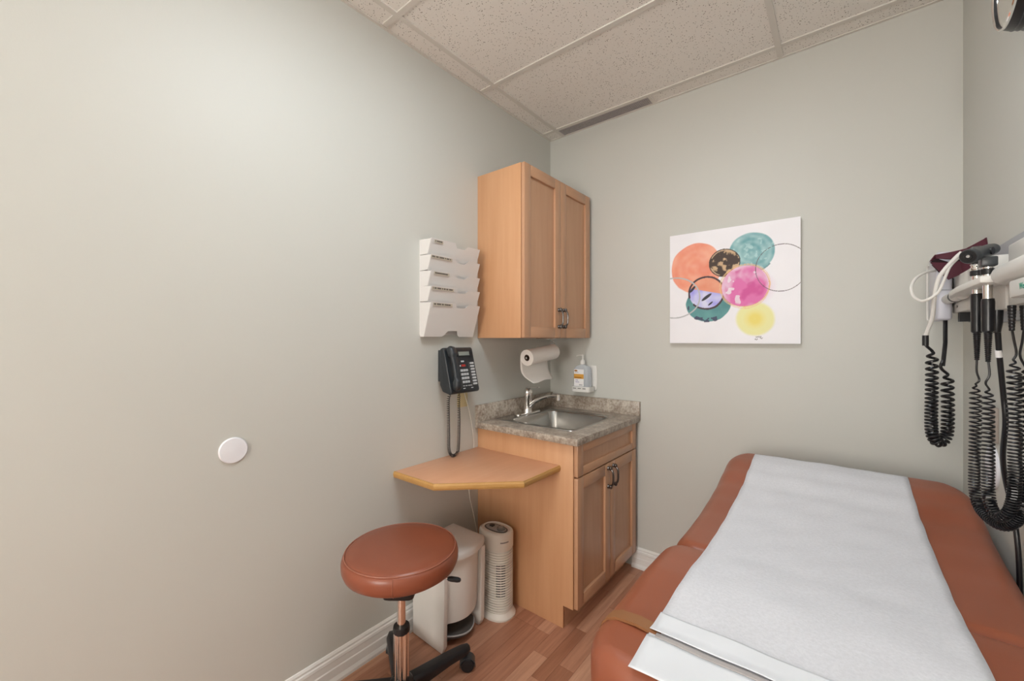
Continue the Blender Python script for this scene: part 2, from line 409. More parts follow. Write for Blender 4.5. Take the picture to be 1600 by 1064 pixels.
fs += [(I(1, 1, 0), I(1, 1, 1), I(2, 1, 1), I(2, 1, 0)), (I(1, 2, 0), I(2, 2, 0), I(2, 2, 1), I(1, 2, 1)), (I(1, 1, 0), I(1, 2, 0), I(1, 2, 1), I(1, 1, 1)), (I(2, 1, 0), I(2, 1, 1), I(2, 2, 1), I(2, 2, 0))]
f.add(vs_, fs); f.build('slab', 'countertop', t, bevel=.003)
MB().box(0, .020, CY0, YB, z0, 1.012).build('backsplash', 'countertop', t, bevel=.002)
MB().box(.0205, CX, YB-.020, YB, z0, 1.004).build('backsplash', 'countertop', t, bevel=.002)

t = thing('sink', 'square stainless steel drop-in sink set in the speckled countertop', 'sink', (.3, 2.03, .92))
out = rrect(.030, .556, 1.778, 2.290, .03, 6)
def off(d, rr, z): return [Vector((a, b, z)) for a, b in rrect(.118+d, .530-d, 1.815+d, 2.250-d, rr, 6)]
f = MB(); rings = [[Vector((a, b, .9192)) for a, b in out], [Vector((a, b, .9225)) for a, b in rrect(.032, .554, 1.780, 2.288, .03, 6)],
     [Vector((a, b, .9205)) for a, b in rrect(.040, .546, 1.788, 2.280, .025, 6)],
     off(-.006, .05, .9205), off(0, .05, .917), off(.004, .05, .910), off(.012, .05, .80), off(.022, .05, .765), off(.05, .05, .755), off(.16, .02, .750)]
f.loft(rings, cap=False)
sk = f.build('basin', 'stainless', t, smooth=True, ang=60)
k = len(sk.data.vertices)
MB().lathe([(.045, .0), (.045, .004), (.036, .004), (.03, -.004)], (.324, 2.03, .7495), (0, 0, 1), 24).build('drain', 'chrome', t, smooth=True)
MB().lathe([(.001, .7488), (.12, .7488), (.12, .7495)], (.324, 2.03, 0), (0, 0, 1), 24).build('basin_floor', 'stainless', t)

t = thing('faucet', 'chrome single lever faucet standing on the sink ledge', 'faucet', (.075, 2.06, .921))
fx, fy = .078, 2.045
MB().loft([[Vector((a, b, z)) for a, b in rrect(fx-.026+i, fx+.026-i, fy-.115+i, fy+.115-i, .025-i, 5)] for z, i in ((.921, 0), (.927, 0), (.931, .006))]).build('base_plate', 'chrome', t, smooth=True)
MB().lathe([(.030, .929), (.029, .935), (.026, .95), (.026, 1.0), (.027, 1.002), (.027, 1.04), (.028, 1.045), (.027, 1.062), (.018, 1.075), (.003, 1.080)], (fx, fy, 0), (0, 0, 1), 24).build('body', 'chrome', t, smooth=True)
sp = spline([(fx+.012, fy, .965), (fx+.05, fy, .995), (fx+.10, fy, 1.022), (fx+.16, fy, 1.042), (fx+.215, fy, 1.047)], 6)
f = MB().tube(sp, [.014-.005*i/(len(sp)-1) for i in range(len(sp))], 14); f.build('spout', 'chrome', t, smooth=True)
f = MB().lathe([(.008, 0), (.011, .003), (.011, .020), (.0125, .021), (.0125, .034), (.009, .036)], (fx+.222, fy, 1.056), (0, 0, -1), 18); f.build('aerator', 'chrome', t, smooth=True)
f = MB().loft([[Vector((fx+a, fy+b, c)) for a, b, c in ((d, -hw, z), (d, hw, z), (d, hw, z+th), (d, -hw, z+th))] for d, hw, z, th in ((-.01, .013, 1.074, .01), (.03, .011, 1.080, .006), (.085, .009, 1.086, .005))])
f.build('lever', 'chrome', t, bevel=.002)

# ------------------------------------------------------------------ wall cabinet
t = thing('wall_cabinet', 'maple wall cabinet with two tall shaker doors in the corner', 'cabinet', (.16, 2.03, 1.387))
U0, U1, Z0, Z1 = 1.677, 2.381, 1.387, 2.294
MB().box(0, .306, U0, U0+.016, Z0, Z1).build('side_panel', 'maple_side', t, bevel=.0008)
MB().box(0, .306, U1-.016, U1, Z0, Z1).build('side_panel', 'maple_side', t, bevel=.0008)
MB().box(0, .306, U0+.0165, U1-.0165, Z0, Z0+.016).build('bottom_panel', 'maple_side', t)
MB().box(0, .306, U0+.0165, U1-.0165, Z1-.016, Z1).build('top_panel', 'maple_side', t)
MB().box(0, .006, U0+.0165, U1-.0165, Z0+.0165, Z1-.0165).build('back_panel', 'maple_side', t)
UM = 2.029
shaker('door', t, .309, .329, U0+.001, UM-.0015, Z0+.001, Z1-.001, .058, 1.50, UM-.026)
shaker('door', t, .309, .329, UM+.0015, U1-.001, Z0+.001, Z1-.001, .058, 1.50, UM+.026)

# ------------------------------------------------------------------ corner shelf
t = thing('corner_shelf', 'maple corner shelf with clipped corner fixed between left wall and base cabinet', 'shelf', (.27, 1.4, .75))
poly = [(0, 1.128), (.268, 1.133), (.54, 1.392), (.54, 1.677), (0, 1.677)]
MB().prism(poly, .752, .775).build('board', 'shelf_top', t, bevel=.001)
e = [(0, 1.120), (.272, 1.125), (.548, 1.388), (.548, 1.676)]; q = [(0, 1.1275), (.2682, 1.1325), (.5405, 1.3918), (.5405, 1.676)]
def edge_ring(a, b):   # moulded lip cross-section between the outer and inner line
    r = []
    for s_, z in ((0, .750), (.55, .748), (.8, .752), (1, .757), (1, .766), (.8, .7705), (.55, .772), (.45, .7755), (0, .776)):
        r.append(Vector((b[0]+(a[0]-b[0])*s_, b[1]+(a[1]-b[1])*s_, z)))
    return r
MB().loft([edge_ring(a, b) for a, b in zip(e, q)]).build('edge_moulding', 'shelf_edge', t)

# ------------------------------------------------------------------ letter / file holder
t = thing('file_holder', 'white five-pocket plastic file holder hung on the left wall beside the wall cabinet', 'file holder', (0, 1.43, 1.39))
ya, yb = 1.272, 1.605
MB().box(0, .004, ya-.002, yb+.004, 1.40, 1.862).build('back_plate', 'holder_white', t)
def pocket(z_top, z_bot, full):
    # front board leaning out from x=.03 at the bottom to x=.088 at the top
    H_ = .150; xo = .085; xi = .032
    y0, y1 = ya, yb
    def X(z): return xi+(xo-xi)*(z-z_bot)/(z_top-z_bot)
    nt = .018
    top = [(y0+.0, z_top+.004), (y0+.155, z_top+.004), (y0+.172, z_top-nt), (y1-.105, z_top-nt), (y1-.085, z_top), (y1, z_top)]
    zb = z_bot if full else z_bot
    if full: bot = [(y1-.0, zb), (y1-.10, zb), (y1-.115, zb+.008), (y1-.125, zb+.03), (y0+.145, zb+.03), (y0+.125, zb+.008), (y0+.11, zb), (y0, zb)]
    else: bot = [(y1, zb), (y0, zb)]
    pl = top+bot; v = [Vector((X(z), y, z)) for y, z in pl]+[Vector((X(z)-.003, y, z)) for y, z in pl]; n = len(pl)
    f = MB().add(v, [list(range(n)), list(range(n, 2*n))[::-1]]+[(i, (i+1) % n, n+(i+1) % n, n+i) for i in range(n)])
    o = f.build('pocket', 'holder_white', t)
    for yy in (y0-.001, y1+.001):
        zl = zb if full else z_top-.070
        MB().prism([(.004, z_top+.004), (.004, zl), (X(zl)-.001, zl), (xo-.001, z_top)], yy-.001, yy+.001, 'y').build('side_web', 'holder_white', o)
    MB().box(.004, xi, y0+.002, y1-.002, zb, zb+.003).build('pocket_floor', 'holder_white', o) if not full else None
    return o, X
tops = [1.858, 1.782, 1.705, 1.632, 1.556]
lens = [(.020, .075), (.0, .135), (.018, .115), (.005, .145), (.012, .135)]
for k, zt in enumerate(tops):
    zb = 1.392 if k == 4 else zt-.150
    o, X = pocket(zt, zb, k == 4)
    l0, l1 = lens[k]; zz = zt-.006; sl = (.085-.032)/(zt-zb)
    f = MB(); xx = X(zz)
    f.box(xx+.0005, xx+.0015, ya+l0, ya+l1, zz-.009, zz+.006); f.build('label', 'label_tan', o)
    f = MB(); y = ya+l0+.006
    while y < ya+l1-.01:
        ww = rnd.uniform(.003, .006); f.box(xx+.0015, xx+.002, y, y+ww, zz-.005, zz+.002); y += ww+(.0015 if rnd.random() < .8 else .006)
    f.build('lettering', 'ink', o)

# ------------------------------------------------------------------ wall phone
t = thing('wall_phone', 'black desk-style telephone mounted on the left wall above the corner shelf', 'telephone', (.04, 1.48, 1.11))
py0, py1 = 1.372, 1.572
MB().box(0, .032, 1.385, 1.55, 1.165, 1.325).build('wall_bracket', 'charcoal', t, bevel=.004)
sec = [(.030, 1.330), (.030, 1.150), (.050, 1.118), (.100, 1.106), (.112, 1.112), (.114, 1.122), (.060, 1.330), (.050, 1.338)]
body = MB().prism(sec, py0, py1, 'y').build('body', 'phone_black', t, bevel=.005, seg=3)
T0 = Vector((.060, 0, 1.330)); T1 = Vector((.114, 0, 1.122)); td = (T1-T0); tl = td.length; td.normalize(); nn = Vector((-td.z, 0, td.x))
if nn.x < 0: nn = -nn
def fp(p, q_, h): v = T0+(T1-T0)*q_+nn*h; return Vector((v.x, py0+(py1-py0)*p, v.z))
def fbox(p0, p1, q0, q1, h0, h1):
    v = [fp(p, q_, h) for p in (p0, p1) for q_ in (q0, q1) for h in (h0, h1)]
    return MB().add(v, [(0, 1, 3, 2), (4, 6, 7, 5), (0, 4, 5, 1), (2, 3, 7, 6), (0, 2, 6, 4), (1, 5, 7, 3)])
fbox(.42, .86, .05, .19, -.001, .004).build('screen_bezel', 'phone_black', t, bevel=.001)
fbox(.45, .83, .075, .165, .003, .0048).build('screen', 'lcd', t)
for r_ in range(4):
    for c_ in range(3):
        p = .43+c_*.092; q_ = .50+r_*.092; fbox(p, p+.070, q_, q_+.055, 0, .004).build('key', 'key_white', t)
fbox(.49, .62, .385, .435, 0, .004).build('key', 'key_red', t)['label'] = 'red key'
fbox(.43, .46, .395, .43, 0, .004).build('key', 'key_white', t); fbox(.50, .60, .29, .325, 0, .003).build('key', 'key_white', t)
for p in (.43, .52, .61, .68): fbox(p, p+.05, .885, .905, 0, .003).build('key', 'key_white', t)
for p in (.42, .70): fbox(p, p+.07, .945, .965, 0, .002).build('key', 'key_white', t)
for k in range(8):
    q_ = .34+k*.072; fbox(.80, .93, q_, q_+.045, 0, .0045).build('key', 'key_white', t)
fbox(.755, .765, .32, .92, 0, .0015).build('key_divider', 'grey_plastic', t)
# handset: arched bar on the left of the face
hs = []
for k in range(25):
    s_ = k/24; q_ = -.05+1.05*s_; arch = .020+.016*math.sin(PI*s_); th = .012 if .22 < s_ < .78 else .022
    endr = min(1, math.sqrt(max(0, 1-((abs(s_-.5)-.42)/.08)**2)) if abs(s_-.5) > .42 else 1); endr = max(endr, .25)
    wd = (.018 if .22 < s_ < .78 else .022)*endr; hs.append([fp(.13, q_, arch)+Vector((0, wd*math.copysign(abs(math.cos(a))**.7, math.cos(a)), 0))+nn*(th*endr*math.copysign(abs(math.sin(a))**.7, math.sin(a))) for a in [2*PI*i/16 for i in range(16)]])
MB().loft(hs).build('handset', 'phone_black', t, smooth=True, ang=70)
cpath = spline([(.06, 1.425, 1.115), (.045, 1.418, 1.085), (.040, 1.420, 1.04), (.038, 1.424, .90), (.038, 1.426, .82), (.042, 1.437, .790), (.046, 1.452, .783), (.05, 1.470, .792), (.052, 1.478, .82), (.055, 1.480, .95), (.058, 1.474, 1.06), (.07, 1.466, 1.11)], 10)
MB().tube(coil(cpath, .0072, lambda s_: .0125-.0062*math.sin(PI*s_)**.8, 12), .0017, 6).build('handset_cord', 'black_rubber', t, smooth=True)

tag(MB().box(0, .006, 1.52, 1.592, 1.015, 1.105).build('phone_jack', 'jack_cream', bevel=.002), 'cream yellow phone jack plate on the left wall under the telephone', 'jack plate')
wc = [(.004, 1.562, 1.105), (.014, 1.575, 1.05), (.012, 1.60, .98), (.010, 1.622, .90), (.012, 1.632, .82), (.012, 1.634, .778)]
tag(MB().tube(spline(wc, 8), .0022, 8).build('phone_cable', 'cord_white', smooth=True), 'thin white cable running down the wall from the telephone to the shelf', 'cable')

# ------------------------------------------------------------------ wall discs
def disc(name, c, ax, r, label, cat):
    tag(MB().lathe([(r, 0), (r, .004), (r-.003, .007), (.002, .009)], c, ax, 48).build(name, 'disc_white', smooth=True), label, cat)
disc('wall_bumper', (0, .487, 1.006), (1, 0, 0), .043, 'small round white plastic disc on the bare left wall', 'wall disc')
disc('wall_cover', (W_, 1.985, .972), (-1, 0, 0), .068, 'round white cover on the right wall behind the hanging coiled cords', 'wall disc')
tag(MB().box(W_-.008, W_, 1.93, 1.985, 1.058, 1.166).build('wall_strip', 'strip_tan', bevel=.001), 'narrow tan plate on the right wall above the round white cover', 'wall plate')

# ------------------------------------------------------------------ paper towel roll and holder
t = thing('towel_holder', 'thin chrome towel holder screwed under the wall cabinet', 'towel holder', (.17, 2.1, 1.38))
A = Vector((.175, 1.905, 1.272)); Bq = Vector((.175, 2.185, 1.302)); dr = (Bq-A).normalized()
MB().box(.10, .23, 2.10, 2.13, 1.3815, 1.3865).build('mounting_plate', 'chrome', t, bevel=.001)
MB().tube(spline([(.165, 2.115, 1.383), (.165, 2.17, 1.378), (.17, 2.20, 1.36), (.175, 2.212, 1.33), Bq+dr*.022, Bq+dr*.006], 6), .0035, 10).build('arm', 'chrome', t, smooth=True)
MB().cyl(Bq+dr*.01, A-dr*.006, .006, 14).build('rod', 'chrome', t, smooth=True)
t = thing('paper_towel_roll', 'white paper towel roll with a loose hanging sheet under the wall cabinet', 'paper towel', A.lerp(Bq, .5))
n_ = 40; RO = .047
f = MB(); ln = (Bq-A).length
f.lathe([(.019, 0), (RO, 0), (RO, ln), (.019, ln), (.019, 0)], A, dr, n_, cap=False); f.build('roll', 'paper_towel', t, smooth=True)
f = MB().lathe([(.0165, .001), (.0188, .001), (.0188, ln-.001), (.0165, ln-.001), (.0165, .001)], A, dr, 30, cap=False); f.build('cardboard_core', 'brown_card', t, smooth=True)
rows = []
prof = [(-.0475, 0), (-.048, -.03), (-.047, -.06), (-.040, -.09), (-.022, -.115), (.006, -.135), (.035, -.152)]
pf = spline([Vector((a, 0, b)) for a, b in prof], 4)
NU = 14
f = MB(); vv = []; ff = []
for j, p in enumerate(pf):
    for i in range(NU+1):
        s_ = i/NU; c = A.lerp(Bq, s_); frac = j/(len(pf)-1)
        tear = 1-.05*(1-s_)*frac+.10*s_*frac + .02*math.sin(s_*9)*frac
        curl = (p.x+.0475)*(1.15 - .62*s_)
        vv.append((c.x-.0475+curl, c.y+.008*frac*math.sin(s_*3), c.z+p.z*tear))
for j in range(len(pf)-1):
    for i in range(NU): ff.append((j*(NU+1)+i, j*(NU+1)+i+1, (j+1)*(NU+1)+i+1, (j+1)*(NU+1)+i))
f.add(vv, ff); o = f.build('loose_sheet', 'paper_towel', t, smooth=True)
sm = o.modifiers.new('thickness', 'SOLIDIFY'); sm.thickness = .0008

# ------------------------------------------------------------------ hand sanitizer in its bracket
t = thing('sanitizer_bracket', 'white plastic bottle bracket fixed to the back wall above the backsplash', 'bracket', (.30, 2.40, 1.04))
MB().loft([[Vector((a, y, b)) for a, b in rrect(.238, .362, 1.050, 1.208, .012, 4)] for y in (2.4145, 2.408)]).build('back_plate', 'white_plastic', t, bevel=.001)
f = MB()
o_ = rrect(.222, .352, 2.318, 2.408, .02, 5); i_ = rrect(.226, .348, 2.322, 2.404, .017, 5)
f.loft([[Vector((a, b, 1.043)) for a, b in o_], [Vector((a, b, 1.076)) for a, b in o_], [Vector((a, b, 1.076)) for a, b in i_], [Vector((a, b, 1.047)) for a, b in i_]])
f.build('tray', 'white_plastic', t)
f = MB()
for k in range(3): f.box(.240+k*.034, .262+k*.034, 2.3165, 2.3178, 1.062, 1.067)
f.build('lettering', 'grey_plastic', t)
t = thing('sanitizer_bottle', 'clear pump bottle of hand sanitizer with white and orange label', 'bottle', (.285, 2.363, 1.048))
f = MB(); bx, by = .285, 2.363
rings = []
for z, hw, hd, r in ((1.048, .050, .030, .015), (1.052, .054, .034, .018), (1.17, .054, .034, .018), (1.19, .052, .032, .018), (1.204, .042, .027, .02), (1.212, .020, .018, .015), (1.216, .014, .014, .013)):
    rings.append([Vector((bx+a, by+b, z)) for a, b in rrect(-hw, hw, -hd, hd, r, 5)])
f.loft(rings); f.build('bottle_body', 'gel_bottle', t, smooth=True)
yl = by-.0345
MB().box(bx-.044, bx+.026, yl-.0006, yl, 1.078, 1.186).build('label_panel', 'label_white', t)
MB().box(bx-.044, bx+.026, yl-.0010, yl-.0006, 1.126, 1.156).build('label_band', 'label_orange', t)
MB().box(bx-.040, bx+.010, yl-.0013, yl-.0010, 1.130, 1.137).build('label_stripe', 'label_orange_dark', t)
f = MB(); f.lathe([(.001, 0), (.012, 0), (.012, .0004), (.001, .0004)], (bx-.030, yl-.0006, 1.177), (0, -1, 0), 20, sx=1, sy=.45); f.build('emblem', 'label_orange_dark', t)
f = MB()
for z, w0 in ((1.116, .02), (1.104, .028)):
    xx = bx-.034
    for k in range(5): f.box(xx, xx+w0/6, yl-.001, yl-.0006, z-.002, z+.002); xx += w0/5
f.build('lettering', 'ink_purple', t)
f = MB(); [f.box(bx-.006+k*.006, bx-.002+k*.006, yl-.001, yl-.0006, 1.084, 1.089) for k in range(4)]; [f.box(bx-.036+k*.005, bx-.033+k*.005, yl-.001, yl-.0006, 1.165, 1.168) for k in range(5)]; f.build('lettering', 'ink', t)
f = MB().lathe([(.016, 0), (.016, .016), (.012, .026), (.006, .030), (.0045, .032), (.0045, .052), (.007, .053), (.007, .062), (.004, .063)], (bx, by, 1.217), (0, 0, 1), 20)
f.tube([(bx+.004, by, 1.274), (bx-.02, by, 1.275), (bx-.040, by, 1.272), (bx-.046, by, 1.268)], .0035, 8); f.build('pump', 'white_plastic', t, smooth=True)

# ------------------------------------------------------------------ painting
t = thing('painting', 'square white canvas painted with overlapping coloured circles on the back wall', 'painting', (1.14, 2.40, 1.36))
cx0, cx1, cz0, cz1 = .832, 1.443, 1.358, 1.966
MB().box(cx0, cx1, 2.388, 2.4145, cz0, cz1).build('canvas', 'label_white', t, bevel=.001)
G = 340; S, T = np.meshgrid(np.linspace(0, 1, G), np.linspace(0, 1, G))
XW = cx0+(cx1-cx0)*S; ZW = cz0+(cz1-cz0)*T
# pixel the photograph shows for each canvas point (only to read the artwork's layout)
rng = np.random.default_rng(4)
def vn(freq, seed):
    r = np.random.default_rng(seed); n = int(freq)+3; g = r.random((n, n)); a = S*freq; b = T*freq
    i = a.astype(int); j = b.astype(int); fa = a-i; fb = b-j; fa = fa*fa*(3-2*fa); fb = fb*fb*(3-2*fb)
    return (g[j, i]*(1-fa)+g[j, i+1]*fa)*(1-fb)+(g[j+1, i]*(1-fa)+g[j+1, i+1]*fa)*fb
def fbm(f0, seed): return (vn(f0, seed)+.5*vn(f0*2, seed+1)+.25*vn(f0*4, seed+2))/1.75
col = np.ones((G, G, 3))*np.array([.90, .89, .93]) * (0.97+.05*fbm(6, 1))[..., None]
def cpx(u, v):     # crop pixel -> canvas (s,t)
    p = P(1030+u/4.433, 320+v/4.433, 'y', 2.388); return (p.x-cx0)/(cx1-cx0), (p.z-cz0)/(cz1-cz0)
def ell(l, r, tp, bt):
    s0, _ = cpx(l, (tp+bt)/2); s1, _ = cpx(r, (tp+bt)/2); _, t1 = cpx((l+r)/2, tp); _, t0 = cpx((l+r)/2, bt)
    return (s0+s1)/2, (t0+t1)/2, (s1-s0)/2, (t1-t0)/2
def dist(e, wob=.03, seed=9): # 1 on the rim
    a, b, ra, rb = e; d = np.sqrt(((S-a)/ra)**2+((T-b)/rb)**2); return d*(1+wob*(fbm(7, seed)-.5)*2)
def over(mask, c):
    global col; mask = np.clip(mask, 0, 1)[..., None]; col = col*(1-mask)+np.asarray(c)*mask
def soft(d, r, w_): return np.clip((r-d)/w_, 0, 1)
def mix(a, b, k): return np.array(a)*(1-k[..., None])+np.array(b)*k[..., None]
d = dist(ell(85, 435, 262, 612), .04, 11)
over(soft(d, 1, .03)*(.9+.1*fbm(20, 12)), mix((.86, .25, .14), (.92, .42, .27), np.clip((fbm(9, 13)-.3)*1.6+.2*(fbm(34, 14)-.5)+.10*np.sin(d*22), 0, 1)))
d = dist(ell(478, 806, 190, 468), .04, 21)
over(soft(d, 1, .03)*.96, mix((.11, .35, .39), (.40, .64, .64), np.clip(.40+.14*np.sin(d*24+3*fbm(6, 22))+(fbm(14, 23)-.5)*1.5+.5*(fbm(30, 25)>.68), 0, 1)))
over((np.abs(d-1) < .035)*(fbm(11, 24) > .56)*.8, (.05, .22, .25))
d = dist(ell(183, 500, 560, 812), .05, 31)
over(soft(d, 1, .03), mix((.06, .23, .24), (.14, .37, .37), fbm(12, 32)))
over((np.abs(d-.9) < .12)*(fbm(18, 33) > .64)*(T < .35)*.9, (.04, .04, .10))
e_ = ell(208, 452, 498, 722); d = dist(e_, .04, 41)
tt = (T-e_[1])/e_[3]; k = (tt < .1-.25*(S-e_[0])/e_[2])
lav = mix((.36, .34, .82), (.72, .72, .92), np.clip((fbm(10, 42)-.3)*2.4, 0, 1)); corl = mix((.78, .24, .13), (.86, .42, .28), fbm(12, 43))
over(soft(d, 1, .03), np.where(k[..., None], lav, corl))
over((np.abs(d-1) < .055)*(fbm(8, 44) > .34), (.045, .02, .03))
for a, b, ra, rb in ((328, 640, 24, 15), (355, 684, 11, 9), (232, 585, 13, 18)):
    s0, t0 = cpx(a, b); over(soft(np.sqrt(((S-s0)*np.cos(.5)+(T-t0)*np.sin(-.5))**2/(ra/900)**2+((T-t0)*np.cos(.5)+(S-s0)*np.sin(.5)*-1)**2/(rb/900)**2), 1, .2), (.02, .015, .03))
d = dist(ell(348, 558, 307, 495), .03, 51)
over(soft(d, 1, .03), mix((.045, .02, .01), (.62, .42, .24), np.clip((fbm(26, 52)-.52)*9, 0, 1)))
over((np.abs(d-.93) < .035)*(fbm(14, 53) > .42)*.9, (.62, .44, .28)); over((np.abs(d-1) < .03), (.03, .015, .01))
d = dist(ell(528, 806, 668, 912), .03, 61)
over(soft(d, 1.02, .14)*.9, mix((.86, .83, .34), (.86, .72, .10), np.clip(1.2-abs(d-.15)*2.5+.4*(np.abs(d-.8) < .13)*fbm(5, 62), 0, 1)))
d = dist(ell(440, 815, 430, 715), .10, 70); over(soft(d, 1, .3)*(S > .66)*.35, (.80, .45, .68))
d = dist(ell(430, 762, 418, 706), .03, 71); n1 = np.clip((fbm(7, 72)-.36)*3.0+.5*(fbm(24, 73)-.5), 0, 1)
over(soft(d, 1, .03), mix((.76, .16, .44), (.86, .66, .80), n1)); over(soft(d, .9, .1)*np.clip((fbm(9, 74)-.58)*8, 0, 1)*.7, (.62, .05, .28)); over(soft(d, .93, .1)*(fbm(16, 75) > .70)*.7, (.90, .86, .90))
for q_, c in ((1.0, (.82, .30, .16)), (1.06, (.86, .50, .30)), (1.02, (.80, .60, .25))):
    over((np.abs(dist(ell(430, 762, 418, 706), .05, int(q_*100))-q_) < .011)*.9, c)
d = dist(ell(-55, 283, 508, 784), .02, 81); over((np.abs(d-1) < .030)*(fbm(5, 82) > .25), (.50, .50, .52))
d = dist(ell(667, 1033, 270, 598), .01, 91); over((np.abs(d-1) < .013)*(fbm(10, 92) > .30), (.10, .07, .08))
for a, b, wd in ((688, 915, 18), (672, 932, 10), (708, 924, 9)):
    s0, t0 = cpx(a, b); over((np.abs(S-s0) < wd/900)*(np.abs(T-t0-.004*np.sin(S*500)) < .003), (.12, .09, .07))
pm = bpy.data.meshes.new('paint')
vx = np.stack([XW-(cx0+cx1)/2, np.zeros_like(XW), ZW-(cz0+cz1)/2], -1).reshape(-1, 3)
idx = np.arange(G*G).reshape(G, G); fc = np.stack([idx[:-1, :-1], idx[:-1, 1:], idx[1:, 1:], idx[1:, :-1]], -1).reshape(-1, 4)
pm.from_pydata(vx.tolist(), [], fc.tolist()); ca = pm.color_attributes.new('paint', 'FLOAT_COLOR', 'POINT')
ca.data.foreach_set('color', np.concatenate([col.reshape(-1, 3), np.ones((G*G, 1))], 1).ravel().astype('f'))
m = mat('paint', (1, 1, 1), .5); at_ = N(m, 'ShaderNodeVertexColor'); at_.layer_name = 'paint'; L(m, at_.outputs[0], bsdf(m).inputs['Base Color'])
pm.materials.append(m); o = bpy.data.objects.new('painted_surface', pm); C.objects.link(o); place(o, ((cx0+cx1)/2, 2.3874, (cz0+cz1)/2), t)

# ------------------------------------------------------------------ exam table
t = thing('exam_table', 'brown vinyl padded medical examination table along the right wall', 'exam table', (1.55, 1.4, 0))
def ztop(y):
    ks = [(.5, .79), (.75, .789), (.9, .795), (1.05, .801), (1.16, .797), (1.25, .790), (1.4, .788), (1.52, .791), (1.66, .803), (1.78, .818), (1.9, .846), (2.0, .868), (2.08, .876), (2.3, .878)]
    for (a, za), (b, zb) in zip(ks[:-1], ks[1:]):
        if y <= b: s_ = (y-a)/(b-a); s_ = s_*s_*(3-2*s_)*.5+s_*.5; return za+(zb-za)*s_
    return ks[-1][1]
XC = 1.55
def cushion(name, ya, yb, hw, thick, Ra, Rb, xc, ra=.045, rb=.045):
    st = []
    def ins(tq, R): return 0 if tq >= R else R-math.sqrt(max(0, R*R-(R-tq)**2))
    N_ = 64; rings = []
    ts = sorted(set([ya+(yb-ya)*i/40 for i in range(41)]+[ya+Ra*(1-math.cos(a)) for a in [PI/2*i/12 for i in range(13)]]+[yb-Rb*(1-math.cos(a)) for a in [PI/2*i/12 for i in range(13)]]+[ya+.002, ya+.006, ya+.012, yb-.002, yb-.006, yb-.012]))
    for y in ts:
        iw = ins(y-ya, Ra)+ins(yb-y, Rb); it = ins(y-ya, ra)+ins(yb-y, rb)
        w_ = max(hw-iw, .04); zt = ztop(y)-it; zb = ztop(y)-thick+it*.6; r = min(.05, (zt-zb)/2*.98, w_*.9)
        ring = []
        for a, b in rrect(-w_, w_, zb, zt, r, 8):
            # slight crown of the padding
            cr = .006*(1-(a/w_)**2) if b > (zt+zb)/2 else 0
            ring.append(Vector((xc+a, y, b+cr-.004)))
        rings.append(ring)
    return MB().loft(rings).build(name, 'vinyl', t, smooth=True, ang=80)
cushion('seat_cushion', .700, 1.262, .372, .135, .10, .07, 1.560)
cushion('back_cushion', 1.232, 2.125, .371, .10, .07, .12, 1.573)
MB().box(1.24, 1.86, .76, 2.06, .64, .67).build('deck_board', 'black_plastic', t)
MB().box(1.29, 1.81, .86, 1.98, .05, .64).build('cabinet_base', 'vinyl', t, bevel=.01)
MB().box(1.31, 1.79, .90, 1.94, .0, .05).build('plinth', 'black_plastic', t)
# strap across the seat cushion
f = MB(); path = [(1.186, .70), (1.1865, .735), (1.189, .755), (1.196, .772), (1.208, .785), (1.228, .7945), (1.27, .799)] + [(x, ztop(.81)+.003) for x in np.linspace(1.32, 1.78, 12)] + [(1.85, .799), (1.892, .7945), (1.912, .785), (1.924, .772), (1.931, .755), (1.9335, .735), (1.934, .70)]
f = MB(); rings = []
for i, (x, z) in enumerate(path):
    rings.append([Vector((x, .812, z)), Vector((x, .842, z)), Vector((x, .842, z-.006)), Vector((x, .812, z-.006))])
f.loft(rings); f.build('paper_strap', 'strap_tan', t, smooth=True)

t = thing('exam_paper', 'long white crinkled paper sheet rolled out over the exam table', 'paper sheet', (1.55, 1.4, .80))
def sheet(name, ya, yb, x0, x1, lift, m, n=90, tail=0, wob=1.0, taper=None):
    vv = []; ff = []; nx = 24
    ys = [ya+(yb-ya)*j/n for j in range(n+1)]
    for y in ys:
        wx = .0012*math.sin(y*9)+.0006*math.sin(y*41)
        for i in range(nx+1):
            s_ = i/nx; x = x0+(x1+(1.3-y)*.018-x0)*s_+wx*wob*(1 if s_ > .5 else -1)*abs(s_-.5)*2
            a = x-XC; z = ztop(min(y, 2.1))+.006*(1-(a/.355)**2)-.004+lift+.0008*math.sin(y*23+x*31)+.0006*math.sin(y*57-x*47)
            if y > 2.06: q_ = y-2.06; z -= .045-math.sqrt(max(0, .045**2-min(q_, .044)**2)) if q_ < .0445 else .04+(q_-.0445)*3
            if taper: z += taper(y, s_)
            vv.append((x, y if y < 2.106 else 2.106+(y-2.106)*.55, z))
    for j in range(n):
        for i in range(nx): k = j*(nx+1)+i; ff.append((k, k+1, k+nx+2, k+nx+1))
    o = MB().add(vv, ff).build(name, m, t, smooth=True, ang=80)
    s2 = o.modifiers.new('thickness', 'SOLIDIFY'); s2.thickness = .0006; return o
def lift_near(y, s_): return .003 if y < .83 else 0
sheet('sheet', .712, 2.15, 1.300, 1.797, .0035, 'exam_paper', taper=None)
sheet('end_flap', .705, .803, 1.299, 1.80, .0055, 'paper_fold', n=14)
sheet('folded_band', .817, .880, 1.299, 1.80, .0062, 'paper_fold', n=14, taper=lambda y, s_: .003*max(0, 1-(y-.817)/.02))
sheet('strap_showing', .803, .8165, 1.312, 1.798, .0062, 'strap_grey', n=4, wob=0)

